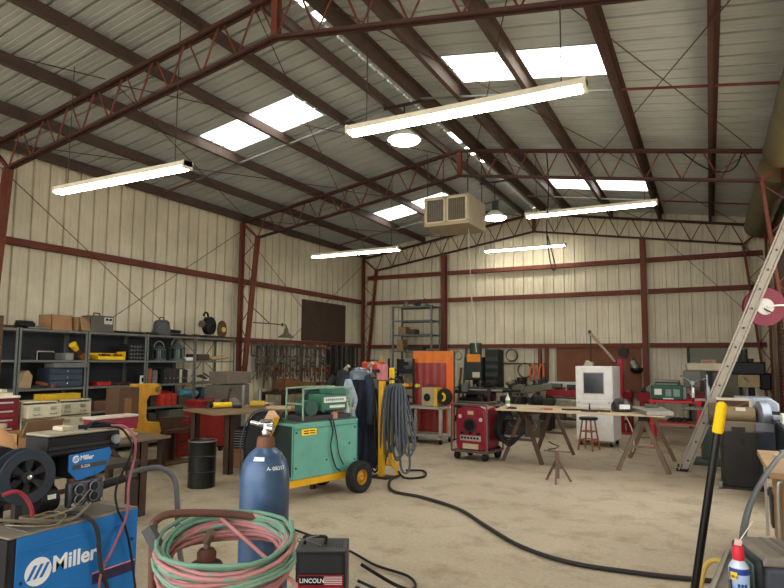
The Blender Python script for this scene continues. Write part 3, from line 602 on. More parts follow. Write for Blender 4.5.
for i, y in enumerate((15.55, 15.62, 15.7, 15.78, 15.85, 15.91, 15.97, 16.04, 16.1, 16.22, 16.35, 16.48, 16.6, 16.75, 16.9, 17.05, 17.2, 17.35)):
    k = dup(c0, (HX+.01+.03*(i % 2), y, 2.17), .4*(i % 4)); k.scale = (1, 1, .85+.1*(i % 4))
c1 = chain(15.78, .8, M('#77716a', .45, .6), 'bright short lifting chain hanging from the red girt near the far corner', 'bright lifting chains on the girt', .03)
for y in (16.05, 16.4, 16.7, 17.1): dup(c1, (HX+.05, y, 2.17), .5)
# bench with boxes under the clamps
e = thing('work_bench', 'low dark bench under the hanging clamps', 'bench', (-9.9, 13.6, 0)); B().bx(-.4, .35, -1.3, 1.5, .82, .88).build('bench_top', RUST, e, .005)
for x, y in ((-.35, -1.2), (.3, -1.2), (-.35, 1.4), (.3, 1.4)): B().bx(x-.04, x+.04, y-.04, y+.04, 0, .82).build('leg', DSTEEL, e)
for y0, y1, h, c, lab in ((12.5, 13.1, .32, '#7a5433', 'brown wooden crate on the bench under the clamps'), (13.3, 13.9, .22, '#8a6238', 'shallow tan wooden crate beside the brown one'), (14.1, 14.6, .2, '#5d4a3a', 'dark wooden crate at the far end of the clamp bench')):
    boxopen('wooden_crate', lab, (-9.85, (y0+y1)/2, .88), (.4, y1-y0, h), M(c, .75), cat='crate')
e = thing('bench_vise', 'red bench vise on the clamp bench', 'vise', (-9.65, 13.95, .88)); B().bx(-.1, .1, -.08, .08, 0, .12).build('body', REDP, e, .01); B().bx(-.06, .06, .1, .2, .06, .16).build('jaw', REDP, e, .01); B().cyl((0, .2, .08), (0, .4, .08), .012).build('screw', STEEL, e)
b = B()
for i in range(24): b.box((-9.6+random.uniform(-.1, .1), 12.45+i*.1, .93 if i % 2 else .9), (.07, .12, .06), rz=random.random()*3)
tag(b.build('bench_litter', DSTEEL, smooth=False), 'litter of small steel fittings along the front of the clamp bench', 'fittings', None, 'stuff')
# ================================================================ LEFT: CABINETS, PRESS, TABLES, DRUM
e = thing('filing_drawers', 'cream four drawer card file cabinet with one drawer pulled out', 'cabinet', (-8.6, 5.45, .6)); CF = M('#cdc5aa', .5, 0, .25, 4)
def cardfile(e, pulled):
    b = B(); b.bx(-.4, 0, -.27, .27, 0, .02); b.bx(-.4, 0, -.27, .27, .46, .48); b.bx(-.4, 0, -.27, -.255, 0, .48); b.bx(-.4, 0, .255, .27, 0, .48); b.bx(-.4, -.385, -.27, .27, 0, .48); b.bx(-.38, -.01, -.26, .26, .22, .235); b.build('carcass', CF, e, smooth=False)
    for r_ in range(2):
        off = pulled if r_ else 0; z = .035 + .22*r_
        if r_ == 0 and pulled: continue
        d = B().bx(-.36+off, .004+off, -.25, .25, z, z+.18).build('drawer', CF, e, .003)
        for k in (-.125, .125):
            b = B(); b.bx(off+.004, off+.01, k-.045, k+.045, z+.1, z+.15); b.build('label_holder', M('#a8a48f', .4, .4), d, smooth=False); B().tube([(off+.004, k-.05, z+.055), (off+.03, k-.04, z+.045), (off+.03, k+.04, z+.045), (off+.004, k+.05, z+.055)], .006, 6).build('handle', STEEL, d)
cardfile(e, .12)
e = thing('filing_drawers', 'cream four drawer card file cabinet with closed drawers beside the open one', 'cabinet', (-8.6, 6.0, .6)); cardfile(e, 0)
e = thing('cabinet_stand', 'dark steel stand carrying the cream card files', 'stand', (-8.8, 5.7, 0)); B().bx(-.25, .22, -.56, .6, .56, .6).build('stand_top', DSTEEL, e)
for x, y in ((-.2, -.5), (.18, -.5), (-.2, .55), (.18, .55)): B().bx(x-.025, x+.025, y-.025, y+.025, 0, .56).build('leg', DSTEEL, e)
tag(B().bx(-8.85, -8.65, 5.5, 6.12, 1.08, 1.17).build('tool_case', M('#c3a023', .55), None, .008), 'flat yellow case lying across the cream card files', 'case')
e = thing('tool_chest', 'maroon tool chest with several drawers beside the cream card files', 'tool chest', (-8.55, 4.86, .35)); B().bx(-.42, 0, -.45, .26, 0, .8).build('body', M('#6e1f23', .4), e, .006)
for i in range(6): d = B().bx(0, .015, -.42, .2, .06+.12*i, .16+.12*i).build('drawer', M('#7d2328', .4), e, .003); B().bx(.015, .03, -.4, .16, .13+.12*i, .15+.12*i).build('pull', M('#c7c7c5', .3, .7), d)
B().bx(-.4, .02, -.45, .26, .8, .83).build('lid', WHITE, e, .005)
b = B(); b.bx(-8.9, -8.6, 4.5, 5.05, 1.18, 1.22); b.box((-8.7, 4.9, 1.25), (.2, .1, .04), rz=.4); b.box((-8.75, 4.65, 1.26), (.05, .2, .05), rz=-.3); tag(b.build('paper_pile', M('#d9cdb2', .8)), 'pile of pale papers and tools on the maroon chest', 'papers', None, 'stuff')
tag(B().box((-8.6, 4.86, .17), (.4, .6, .34)).build('chest_base', DSTEEL), 'dark block the maroon chest stands on', 'base')
# cardboard box with flap and jug near the feeder
e = thing('packing_case', 'tall table hidden behind the feeder, carrying carton and jug', 'table', (-5.2, 3.0, 0)); B().bx(-.5, .75, -.7, .75, .78, .82).build('table_top', DSTEEL, e)
for x, y in ((-.45, -.65), (.7, -.65), (-.45, .7), (.7, .7)): B().bx(x-.03, x+.03, y-.03, y+.03, 0, .78).build('leg', DSTEEL, e)
e = boxopen('cardboard_box', 'brown cardboard carton with torn flap behind the wire spool', (-5.5, 3.38, .82), (.32, .36, .22), M('#a07c50', .85)); B().box((.2, .02, .26), (.008, .34, .16), ry=.5).build('flap', M('#8a6b52', .85), e)
e = thing('plastic_jug', 'round tan jug with pale patch behind the wire spool', 'jug', (-4.72, 2.70, .82)); e.scale = (.85, .85, .9); B().lathe([(0, 0), (.13, 0), (.14, .05), (.14, .22), (.1, .32), (.04, .37), (.035, .4), (0, .4)]).build('body', M('#b98a5e', .55), e); B().cyl((0, 0, .4), (0, 0, .43), .045).build('cap', M('#a9a18d', .5), e)
# welding table with braced legs
e = thing('welding_table', 'heavy steel table with braced channel legs behind the wire feeder', 'table', (-6.05, 4.75, 0)); WT = M('#4b3a31', .7, .3, .4)
B().bx(-.9, .55, -.9, .3, .8, .83).build('table_top', M('#6b5a4b', .5, .4), e, .003)
for x, y in ((.48, -.06), (-.72, .2), (.45, -.8), (-.72, -.8)):
    b = B(); b.bx(x-.06, x+.06, y-.05, y-.04, 0, .8); b.bx(x-.06, x-.05, y-.05, y+.05, 0, .8); b.bx(x+.05, x+.06, y-.05, y+.05, 0, .8); b.build('leg', WT, e, smooth=False)
b = B(); b.bar((.48, -.1, .4), (.46, -.45, .78), .05); b.build('brace', WT, e, smooth=False); B().bar((-.66, .2, .4), (-.3, .22, .78), .05).build('brace', WT, e, smooth=False); B().bar((-.7, -.75, .15), (-.7, .1, .15), .05).build('stretcher', WT, e, smooth=False)
e = thing('cooler_chest', 'maroon cooler chest with pale lid on the braced steel table', 'cooler', (-6.55, 4.84, .83)); B().bx(0, .2, -.16, .45, 0, .155).build('body', M('#8c2c3d', .45), e, .015); B().bx(-.01, .21, -.17, .46, .155, .185).build('lid', M('#c9bdb0', .5), e, .01); B().bx(.2, .215, 0, .25, .06, .1).build('handle', M('#7a2636', .4), e)
tag(B().box((-6.1, 4.85, .85), (.2, .5, .03), rz=.7).box((-5.8, 4.7, .85), (.08, .3, .03), rz=.4).build('steel_offcut', M('#b09a80', .6), None), 'pale steel strips lying on the braced table beside the maroon chest', 'offcuts')
# pedestal with anvil
e = thing('anvil_pedestal', 'rusty post on a floor plate carrying a small anvil block', 'pedestal', (-8.0, 7.25, 0)); B().bx(-.3, .3, -.35, .35, 0, .03).build('floor_plate', M('#6b5441', .7, .2), e); b = B(); b.bx(-.1, .1, -.1, -.085, .03, .5); b.bx(-.1, .1, .085, .1, .03, .5); b.bx(-.01, .01, -.1, .1, .03, .5); b.build('post', M('#5b3d33', .7), e, smooth=False)
B().bx(-.26, .26, -.45, .4, .5, .55).build('top_plate', RUST, e); b = B(); b.prism([(-.3, 0), (.3, 0), (.22, .07), (.35, .18), (-.2, .2), (-.16, .07)], 'x', -.07, .07); o = b.build('anvil', M('#574436', .6, .4), e, .005); o.location = (0, .0, .55)
tag(B().box((-7.9, 7.4, .83), (.03, .3, .02), rz=.2).cyl((-7.9, 7.2, .77), (-7.85, 7.5, .77), .02).build('tong', M('#d8d2c4', .5)), 'pale glove and tong left on the anvil', 'tong') if False else None
# yellow C press
e = thing('punch_press', 'yellow C shaped punch press on a steel stand beside the shelving', 'press', (-7.75, 6.3, .52)); PYL = M('#c08d2e', .5, 0, .5, 5, 0, '#6b4a20')
b = B(); b.prism([(.06, 0), (.5, 0), (.52, .06), (.48, .2), (.27, .22), (.23, .28), (.23, .55), (.28, .62), (.44, .62), (.5, .68), (.48, .76), (.42, .8), (.06, .8)], 'x', -.1, .1); b.build('frame', PYL, e, .012)
B().cyl((-.11, .42, .71), (.13, .42, .71), .05).build('pivot', M('#7d6a3c', .5, .4), e); B().bx(-.06, .06, .3, .44, .225, .34).build('die_block', DSTEEL, e, .005); B().bx(-.05, .05, .33, .42, .46, .64).build('punch', DSTEEL, e)
B().bx(-.16, .12, -.3, .06, .22, .76).build('ram_housing', M('#5a4433', .7, .2), e, .01); B().bx(.12, .13, -.2, -.08, .25, .6).build('plate', M('#7a5a35', .6), e)
e = thing('press_stand', 'dark steel stand under the yellow press', 'stand', (-7.75, 6.3, 0)); B().bx(-.3, .3, -.55, .5, .47, .52).build('stand_top', RUST, e)
for x, y in ((-.25, -.5), (.25, -.5), (-.25, .42), (.25, .42)): B().bx(x-.04, x+.04, y-.04, y+.04, 0, .47).build('leg', WT, e)
# drum
e = thing('steel_drum', 'small black steel drum standing on the floor in front of the red cabinet', 'drum', (-6.1, 6.15, 0)); DRB = M('#151617', .35, .1, .3, 6)
B().lathe([(0, .01), (.17, .01), (.18, 0), (.18, .2), (.188, .21), (.18, .22), (.18, .4), (.188, .41), (.18, .42), (.18, .6), (.185, .61), (.172, .615), (.168, .595), (0, .595)], n=32).build('body', DRB, e); B().ring((0, 0, .607), .18, .009).build('rim', M('#8f8a80', .4, .6), e)
# red roller tool cabinet
e = thing('tool_cabinet', 'red roller tool cabinet standing beside the second steel table', 'cabinet', (-8.36, 8.02, 0)); RC = M('#852520', .45, 0, .35)
B().bx(-.05, .25, .0, .72, .1, .92).build('body', RC, e, .008); B().bx(-.07, .27, -.02, .74, .92, .97).build('lid', RC, e, .01)
for i in range(5): d = B().bx(-.03, .24, -.02, 0, .14+.15*i, .26+.15*i).build('drawer', M('#8f2822', .4), e, .003); B().bx(.0, .2, -.035, -.02, .22+.15*i, .24+.15*i).build('pull', STEEL, d)
for x, y in ((-.01, .05), (.2, .05), (-.01, .66), (.2, .66)): B().cyl((x-.02, y, .05), (x+.02, y, .05), .05).build('caster', RUBBER, e)
e = thing('tool_cabinet', 'low red drawer box in front of the tall red cabinet', 'cabinet', (-8.2, 7.82, 0)); B().bx(-.18, .0, -.16, .12, 0.01, .62).build('body', RC, e, .006)
for i in range(4): d = B().bx(0, .015, -.14, .1, .06+.14*i, .17+.14*i).build('drawer', M('#8f2822', .4), e, .003); B().bx(.015, .03, -.1, .07, .12+.14*i, .14+.14*i).build('pull', DGREY, d)
# second steel table
e = thing('welding_table', 'steel table with thick legs behind the teal welder, drill lying on it', 'table', (-6.6, 7.5, 0))
b = B(); b.box((0, 0, .905), (1.1, 1.5, .03), rz=-.35); b.build('table_top', M('#8a7358', .55, .2, .4), e, .003)
for x, y in ((.2, -.52), (-.62, -.4), (.6, .5), (-.2, .72)):
    b = B(); b.bx(x-.055, x+.055, y-.05, y-.04, 0, .89); b.bx(x-.055, x-.045, y-.05, y+.05, 0, .89); b.bx(x+.045, x+.055, y-.05, y+.05, 0, .89); b.build('leg', WT, e, smooth=False)
e = thing('steel_chest', 'grey brown steel tool chest with hinged lid on a stand by the shelving end', 'chest', (-8.6, 9.3, 0)); GC = M('#6d655a', .55, .2, .3)
B().bx(-.25, .2, -.38, .42, .78, 1.2).build('body', GC, e, .006); B().bx(-.26, .22, -.26, .44, 1.22, 1.46).build('lid', M('#766d60', .55, .2), e, .006); B().bx(-.2, .15, -.3, .35, 0, .78).build('stand', DSTEEL, e); B().bx(.2, .22, -.05, .05, 1.1, 1.16).build('latch', STEEL, e)
e = thing('angle_grinder', 'yellow and black angle grinder lying on the second steel table', 'grinder', (-6.85, 7.5, .92), 1.1); B().cyl((-.3, 0, .06), (.02, 0, .06), .042).build('body', BYEL, e); B().cyl((.0, 0, .06), (.14, 0, .06), .05).build('gear_head', M('#6b6a64', .4, .5), e); B().cyl((.1, 0, .0), (.1, 0, .025), .075).build('wheel', BLACK, e); B().cyl((.08, .05, .06), (.08, .18, .07), .018).build('side_handle', BLACK, e); B().cyl((-.34, 0, .06), (-.3, 0, .06), .03).build('boot', BLACK, e)
e = thing('power_drill', 'yellow power drill beside the grinder on the second steel table', 'drill', (-6.5, 7.75, .92), .8); B().cyl((-.14, 0, .07), (.1, 0, .07), .05).build('body', M('#b99a3b', .5), e); B().cyl((.1, 0, .07), (.18, 0, .07), .025).build('chuck', CHROME, e); B().box((-.1, .07, .05), (.05, .14, .045)).build('grip', BLACK, e); B().box((-.1, .15, .05), (.08, .05, .06)).build('battery', DRED, e)
tag(B().box((-6.2, 7.95, .935), (.4, .3, .03), rz=.4).build('wood_board', PLY), 'pale board lying at the far end of the second steel table', 'board'); 
for x, y, h, l in ((-7.35, 8.35, .5, 'taller'), (-7.1, 8.5, .38, 'shorter')): tag(B().cyl((x, y, 0), (x, y, .95+h*.6), .03).build('steel_pipe', STEEL), '%s upright steel pipe standing behind the second steel table' % l, 'pipe')
e = boxopen('milk_crate', 'black lattice milk crate under the second steel table', (-6.7, 7.75, .3), (.33, .4, .3), BLACK, .3, cat='crate'); b = B()
for i in range(7): b.bar((.166, -.17+i*.057, .02), (.166, -.17+i*.057+.0, .28), .008); b.bar((-.15, -.202, .02+i*.04), (.15, -.202, .02+i*.04), .006)
b.build('lattice', M('#8a8880', .6), e)
tag(B().bx(-6.95, -6.4, 7.45, 8.05, .0, .3).build('tan_carton', M('#7d5d3d', .8), None, .005), 'brown carton on the floor under the black milk crate', 'box')
# ================================================================ FOREGROUND LEFT: BLUE WELDING POWER SOURCE AND WIRE FEEDER
e = thing('welding_machine', 'large blue welding power source with white lettering carrying the wire feeder', 'welder', (-3.6, 2.37, 0))
MB_ = M('#2673bb', .38, 0, .18, 2.2)
TOPM = M('#8c8172', .7, .1, .5, 5)
b = B(); b.bx(-.32, .29, -.40, .41, .12, .735); b.build('chassis', M('#2b2c2e', .6), e, .006)
b = B(); b.bx(.291, .3, -.36, .41, .13, .74); b.bx(.3, .304, -.36, .41, .66, .672); b.bx(.3, .303, -.36, .41, .635, .64); b.build('side_panel', MB_, e, .002)
B().bx(-.32, .298, -.405, .412, .74, .752).build('top_cover', TOPM, e, .004); B().bx(-.3, .3, -.415, -.40, .12, .74).build('control_face', M('#17181a', .5), e, .005)
b = B()
for y, z in ((-.33, .5), (.37, .56), (-.33, .2), (.37, .2)): b.cyl((.3, y, z), (.305, y, z), .009, n=8)
b.build('panel_screw', M('#1c3450', .5), e)
WP = M('#e9edf0', .4, 0, .05)
lg = B().cyl((.300, -.235, .535), (.3022, -.235, .535), .075, n=32).build('logo_disc', WP, e)
b = B()
for k in (-.036, 0, .036): b.prism([(-.235+k-.03, .50), (-.235+k-.012, .50), (-.235+k+.028, .572), (-.235+k+.010, .572)], 'x', .3023, .3038)
b.build('logo_stripe', MB_, lg, smooth=False)
text('Miller', .122, WP, e, (.3012, -.157, .508), FX, 'lettering', .001, bold=.003)
b = B(); b.bx(.30, .303, .1, .4, .36, .42); b.build('warning_label', M('#3a3450', .5), e); b = B(); b.bx(.3005, .3035, .1, .4, .42, .428); b.build('label_stripe', M('#d98a92', .5), e); 
for x in (-.25, .22):
    for y in (-.33, .33): B().cyl((x-.03, y, .06), (x+.03, y, .06), .06).build('caster', RUBBER, e)
# feeder
f = thing('wire_feeder', 'open wire feeder with black control box, blue plate and gear drive on the blue welder', 'wire feeder', (-3.55, 2.37, .735))
B().box((.02, .02, .012), (.42, .62, .02)).build('base_plate', M('#6f6a63', .6, .3), f, .003)
fx = .06
b = B(); b.bx(-.16, fx+.0, -.10, .40, .375, .495); b.build('control_box', BLACK, f, .01); B().bx(-.16, fx+.01, -.1, .41, .495, .512).build('box_lid', M('#a39a88', .5, .2), f, .008)
b = B(); b.bx(fx, fx+.012, -.09, .32, .42, .435); b.bx(fx, fx+.012, -.09, .32, .395, .403); b.build('box_rib', M('#2c2c2d', .4), f); B().cyl((fx, .36, .44), (fx+.02, .36, .44), .03).build('meter', M('#8d9296', .3, .4), f)
B().prism([(.03, .375), (.31, .395), (.33, .36), (.28, .255), (.23, .235), (.09, .215), (.03, .28)], 'x', fx+.012, fx+.02).build('blue_plate', MB_, f, .002)
lg = B().cyl((fx+.02, .075, .348), (fx+.0215, .075, .348), .023, n=24).build('logo_disc', WP, f)
b = B()
for k in (-.01, 0, .01): b.prism([(.075+k-.009, .336), (.075+k-.004, .336), (.075+k+.009, .36), (.075+k+.004, .36)], 'x', fx+.0216, fx+.0225)
b.build('logo_stripe', MB_, lg, smooth=False)
text('Miller', .04, WP, f, (fx+.0205, .103, .338), FX, 'lettering', .001, bold=.001)
B().bx(fx+.02, fx+.0215, .055, .29, .285, .313).build('dark_band', M('#4a4a4c', .5), f); text('S-22A', .026, WP, f, (fx+.022, .11, .29), FX, 'lettering', .0005)
B().bx(-.16, fx, .05, .3, .23, .376).build('mount_block', BLACK, f, .006); B().bx(-.16, -.06, -.1, .04, .02, .376).build('upright', BLACK, f, .004)
b = B(); b.bx(fx-.02, fx+.03, .035, .275, .06, .21); b.build('gear_plate', M('#5c5f66', .45, .6), f, .012)
for (y, z) in ((.095, .165), (.195, .17), (.095, .105), (.195, .11)):
    g_ = B(); g_.lathe([(0, 0), (.036, 0), (.036, .012), (.022, .014), (.02, .022), (0, .022)], (fx+.03, y, z), (1, 0, 0), 20); go = g_.build('drive_gear', M('#3a3b40', .4, .7), f); B().ring((fx+.043, y, z), .03, .004, (1, 0, 0), 20, 6).build('gear_ring', M('#9094a0', .35, .8), go)
b = B()
for (y, z) in ((.055, .08), (.255, .08), (.255, .2), (.145, .07)): b.cyl((fx+.03, y, z), (fx+.042, y, z), .012, n=8)
b.build('bolt', CHROME, f)
B().cyl((fx-.04, -.02, .13), (fx-.04, -.14, .13), .075).build('drive_motor', M('#17171a', .45), f, .006); B().bx(fx+.028, fx+.033, -.1, -.05, .13, .165).build('rating_label', WHITE, f)
B().cyl((fx+.0, .24, .15), (fx+.0, .44, .17), .028).build('outlet_guide', BLACK, f); B().cyl((fx+.01, .43, .17), (fx+.01, .52, .175), .022).build('gun_connector', DSTEEL, f); b = B(); b.cyl((fx-.02, .1, .21), (fx-.02, .1, .29), .02); b.build('tension_knob', M('#a9543f', .4), f)
# spool of welding wire
s = thing('wire_spool', 'large black plastic wire spool with spoked face on the blue welder', 'spool', (-3.45, 2.115, .752))
SP = M('#333a44', .5, 0, .3, 6); ax = Vector((1, -.12, 0)).normalized(); c = Vector((0, 0, .285))
def disc(off, th, nm):
    B().lathe([(.095, off), (.15, off), (.153, off+th/2), (.15, off+th), (.095, off+th), (.095, off)], c, ax, 36).build('flange_ring', SP, s)
    b = B(); x, y = frame_of(ax)
    for k in range(6):
        a = k*pi/3+.2; p = c+ax*(off+th/2); d1 = x*cos(a)+y*sin(a); d2 = x*cos(a+.5)+y*sin(a+.5)
        q = [p+d1*.03, p+d2*.03, p+d2*.1, p+d1*.1]; b.add([v-ax*.003 for v in q]+[v+ax*.003-ax*.01*(i in (1, 2)) for i, v in enumerate(q)], [(0, 1, 2, 3), (4, 5, 6, 7), (0, 4, 5, 1), (1, 5, 6, 2), (2, 6, 7, 3), (3, 7, 4, 0)])
    b.build('spoke_web', M('#25282c', .5), s)
disc(.045, .008, 'a'); disc(-.05, .008, 'b')
B().lathe([(.1, -.045), (.1, .045)], c, ax, 32).build('wire_winding', M('#5a4e40', .4, .6), s); B().lathe([(0, .06), (.02, .06), (.032, .055), (.032, -.05), (0, -.05)], c, ax, 20).build('hub', M('#2a2b2e', .5), s); B().lathe([(0, .075), (.014, .07), (.014, .06)], c, ax, 12).build('hub_bolt', CHROME, s)
b = B(); p = c-ax*.06; b.bar(p, (p.x, p.y, 0), .04); b.bar(c-ax*.06, c+ax*.05, .025); b.build('spool_bracket', DSTEEL, s)
# second spool edge behind
s2 = thing('spool_cover', 'black round spool cover just behind the spoked wire spool', 'cover', (-3.66, 2.06, .752)); B().lathe([(0, -.05), (.17, -.05), (.175, -.04), (.175, .04), (.17, .05), (0, .05)], (0, 0, .27), (1, -.12, 0), 32).build('drum', M('#202123', .6), s2); B().bx(-.03, .03, -.06, .06, 0, .12).build('foot', BLACK, s2)
# tangled wire & leads on the welder
cable('control_cable', 'grey brown cable bundle curling beside the wire spool', [(-3.42, 1.98, .83), (-3.36, 2.1, .80), (-3.33, 2.22, .775), (-3.38, 2.27, .79), (-3.46, 2.2, .8), (-3.40, 2.08, .82), (-3.34, 2.16, .80), (-3.30, 2.32, .775), (-3.27, 2.42, .85)], .009, M('#6f6757', .6))
cable('wire_loop', 'thin loop of welding wire sprung off the spool', [(-3.4, 2.0, .80), (-3.3, 2.1, .785), (-3.29, 2.22, .77), (-3.33, 2.3, .80), (-3.4, 2.24, .82), (-3.38, 2.1, .80), (-3.3, 2.3, .83), (-3.4, 2.5, .9)], .004, M('#8f8468', .4, .4))
cable('weld_cable', 'black cable hanging down the blue side panel from the feeder', [(-3.42, 2.36, .78), (-3.33, 2.38, .785), (-3.27, 2.43, .74), (-3.268, 2.47, .66), (-3.275, 2.49, .55), (-3.265, 2.5, .45), (-3.27, 2.56, .3), (-3.2, 2.6, .03)], .013, M('#33322f', .6))
cable('gas_hose', 'faded pink hose hanging from the feeder box down the blue panel', [(-3.49, 2.7, 1.262), (-3.42, 2.75, 1.255), (-3.37, 2.79, 1.17), (-3.38, 2.8, 1.05), (-3.36, 2.75, .9), (-3.3, 2.7, .77), (-3.268, 2.66, .7), (-3.265, 2.58, .55), (-3.265, 2.5, .4), (-3.24, 2.46, .03)], .0085, M('#9a5a63', .55))
cable('thin_lead', 'thin black lead falling beside the pink hose', [(-3.48, 2.68, 1.262), (-3.42, 2.74, 1.23), (-3.37, 2.77, 1.1), (-3.36, 2.66, .9), (-3.3, 2.62, .78), (-3.268, 2.66, .66), (-3.268, 2.72, .45), (-3.2, 2.75, .02)], .007, BLACK)
cable('feeder_strap', 'thick black lead coiled on top of the feeder control box', [(-3.50, 2.52, 1.262), (-3.52, 2.58, 1.29), (-3.56, 2.64, 1.285), (-3.56, 2.7, 1.27), (-3.5, 2.74, 1.265), (-3.53, 2.64, 1.265), (-3.6, 2.54, 1.262)], .013, BLACK)
cable('torch_cable', 'thick grey torch cable arching from the feeder down to the floor', [(-3.52, 2.88, .925), (-3.5, 3.0, .94), (-3.46, 3.1, .93), (-3.42, 3.18, .85), (-3.4, 3.2, .7), (-3.4, 3.22, .45), (-3.35, 3.25, .15), (-3.3, 3.3, .03)], .019, M('#5b5c5e', .6))
cable('red_lead', 'red and black lead ends bent down over the spool edge', [(-3.32, 1.93, .98), (-3.3, 1.99, .99), (-3.3, 2.04, .95), (-3.29, 2.07, .89), (-3.31, 2.09, .84)], .011, M('#8f2f3a', .5))
tag(B().bx(-3.68, -3.58, 2.42, 2.5, 1.248, 1.275).build('parts_box', M('#c9bd9f', .6), None, .004), 'small cream box on top of the feeder control box', 'box')
# ================================================================ CYLINDERS, HOSE, LINCOLN BOX
cyx, cyy = -1.96, 2.40
e = thing('gas_cylinder', 'tall scuffed blue gas cylinder with chrome valve standing behind the coiled hoses', 'gas cylinder', (cyx, cyy, 0))
CBL = M('#3e5c82', .34, .1, .75, 4.5, .06, '#26303c')
B().lathe([(0, 0), (.108, 0), (.115, .02), (.119, .04), (.12, 1.12), (.115, 1.165), (.103, 1.205), (.08, 1.24), (.055, 1.262), (.045, 1.27), (0, 1.27)], n=40).build('body', CBL, e)
B().lathe([(0, 1.255), (.042, 1.262), (.045, 1.275), (.043, 1.31), (.036, 1.322), (0, 1.325)], n=24).build('neck_ring', M('#7a5646', .7, .3), e)
v = B().lathe([(.016, 1.32), (.022, 1.33), (.022, 1.35), (.015, 1.36), (.015, 1.385), (0, 1.39)], n=20).build('valve', CHROME, e); b = B(); b.cyl((-.07, -.035, 1.392), (-.01, .0, 1.375), .011); b.lathe([(0, 0), (.03, .0), (.036, .008), (.03, .016), (0, .016)], (0, 0, 1.388)); b.cyl((.0, 0, 1.365), (.035, .01, 1.36), .018); b.cyl((-.03, -.015, 1.385), (.03, .015, 1.385), .014); b.build('regulator_stub', CHROME, v)
# sticker and stencil on the shoulder facing the viewer
vd = Vector((-cyx, -cyy, 0)).normalized(); ang = math.atan2(vd.y, vd.x)
def oncyl(r, z, a0, a1, h, nm, mat, par, ztop=None, r2=None):
    b = B(); n = 8; r2 = r if r2 is None else r2
    vs = []
    for i in range(n+1):
        a = ang + a0 + (a1-a0)*i/n; vs += [(r*cos(a), r*sin(a), z), (r2*cos(a), r2*sin(a), z+h)]
    b.add(vs, [(2*i, 2*i+2, 2*i+3, 2*i+1) for i in range(n)]); return b.build(nm, mat, par)
oncyl(.0985, 1.216, -.62, -.05, .018, 'sticker', WP, e, r2=.087)
for i, ch in enumerate('A-08317'):
    a = ang + .06 + i*.125; R_ = .1155; zt = 1.17
    t = text(ch, .026, WP, e, (R_*cos(a), R_*sin(a), zt+.004), (rad(66), 0, a+pi/2), 'stencil', .0006)
cart = thing('cylinder_cart', 'rusty tube framed cylinder cart holding the hose coil and acetylene bottle', 'cart', (-1.75, 2.0, 0))
HR = M('#6b4b42', .5, .4, .5, 8)
def P3(x, y, d): return (Vector(( (x-392)/F_PX, (y-CY)/F_PX, 0)), d)
b = B(); b.tube(smoothpts([(-.28, -.2, .1), (-.28, -.2, .6), (-.285, -.205, .98), (-.295, -.185, 1.035), (-.265, -.13, 1.055), (-.16, .0, 1.043), (-.04, .12, 1.015), (.02, .16, .975), (.07, .155, .9), (.1, .13, .6), (.1, .12, .1)], 5), .0165, 12); b.build('handle', HR, cart)
b = B(); b.bx(-.34, .2, -.15, .25, .06, .075); b.build('frame', HR, cart, smooth=False); B().cyl((-.42, .05, .1), (.24, .2, .1), .01).build('axle', DSTEEL, cart)
for p_ in ((-.42, .05), (.24, .2)): B().lathe([(0, -.025), (.09, -.025), (.1, -.01), (.1, .01), (.09, .025), (0, .025)], (p_[0], p_[1], .1), (.97, .22, 0)).build('wheel', RUBBER, cart)
e = thing('acetylene_cylinder', 'short black acetylene cylinder with rusty neck inside the hose coil', 'gas cylinder', (-1.91, 1.97, .078))
B().lathe([(0, 0), (.09, 0), (.095, .015), (.095, .67), (.085, .73), (.06, .77), (.04, .78), (0, .78)], n=32).build('body', M('#3b3236', .45, .1, .5, 7, 0, '#7b3a38'), e); B().lathe([(0, .77), (.038, .77), (.04, .81), (.03, .825), (0, .825)]).build('neck_ring', M('#6b4a3c', .7, .4), e); b = B(); b.cyl((0, 0, .82), (0, 0, .86), .014); b.cyl((0, 0, .855), (.03, -.01, .9), .018); b.build('valve', M('#8a7a6c', .4, .7), e)
vs_ = ang; ang = math.atan2(-1.99, 1.9)
oncyl(.092, .70, -.75, -.15, .03, 'sticker', WP, e, r2=.083); oncyl(.0965, .61, -.9, -.5, .06, 'label_patch', M('#d9d5cc', .6), e)
# hose coil: separate red and green hoses looped over the handle
def hosecoil(name, label, mat, R0, seed, zoff, tail):
    rnd = random.Random(seed); pts = []; turns = 5; c = Vector((-1.755, 1.92, .955))
    ux = Vector((.885, .465, 0)); uy = Vector((-.465, .885, 0))
    N = turns*22
    for i in range(N+1):
        a = 2*pi*i/22 + seed; t = i/N
        R_ = R0 + .018*sin(a*.25+seed) + .006*rnd.uniform(-1, 1); zz = zoff + .055*sin(a) + (t-.5)*.06 + .008*sin(3*a+seed)
        p = c + ux*R_*cos(a)*1.17 + uy*R_*sin(a)*.98; p.z += zz; pts.append(p)
    return tag(B().tube(pts + [Vector(q) for q in tail], (.0085), 8).build(name, mat), label, 'hose')
hosecoil('oxygen_hose', 'faded green hose coiled over the cylinder cart handle', HGREEN, .215, .4, .01, [])
hosecoil('fuel_hose', 'faded pink red hose coiled over the cylinder cart handle', PINK, .218, 2.0, -.01, [(-1.5, 2.05, .8), (-1.47, 2.0, .6), (-1.47, 2.0, .3)])
hosecoil('oxygen_hose', 'second green hose coiled inside the pink one on the cart', M('#7a9a88', .5), .222, 4.2, -.035, [(-1.6, 2.12, .7), (-1.52, 2.04, .3)])
hosecoil('fuel_hose', 'lower pink hose sagging under the coil on the cart', M('#a97474', .5), .21, 5.5, -.06, [])
tag(B().bar((-2.035, 1.765, 1.02), (-1.93, 1.79, .87), .03, .045).build('torch_grip', M('#4a4b4d', .6)), 'dark grey torch grip tucked in the hose coil', 'torch')
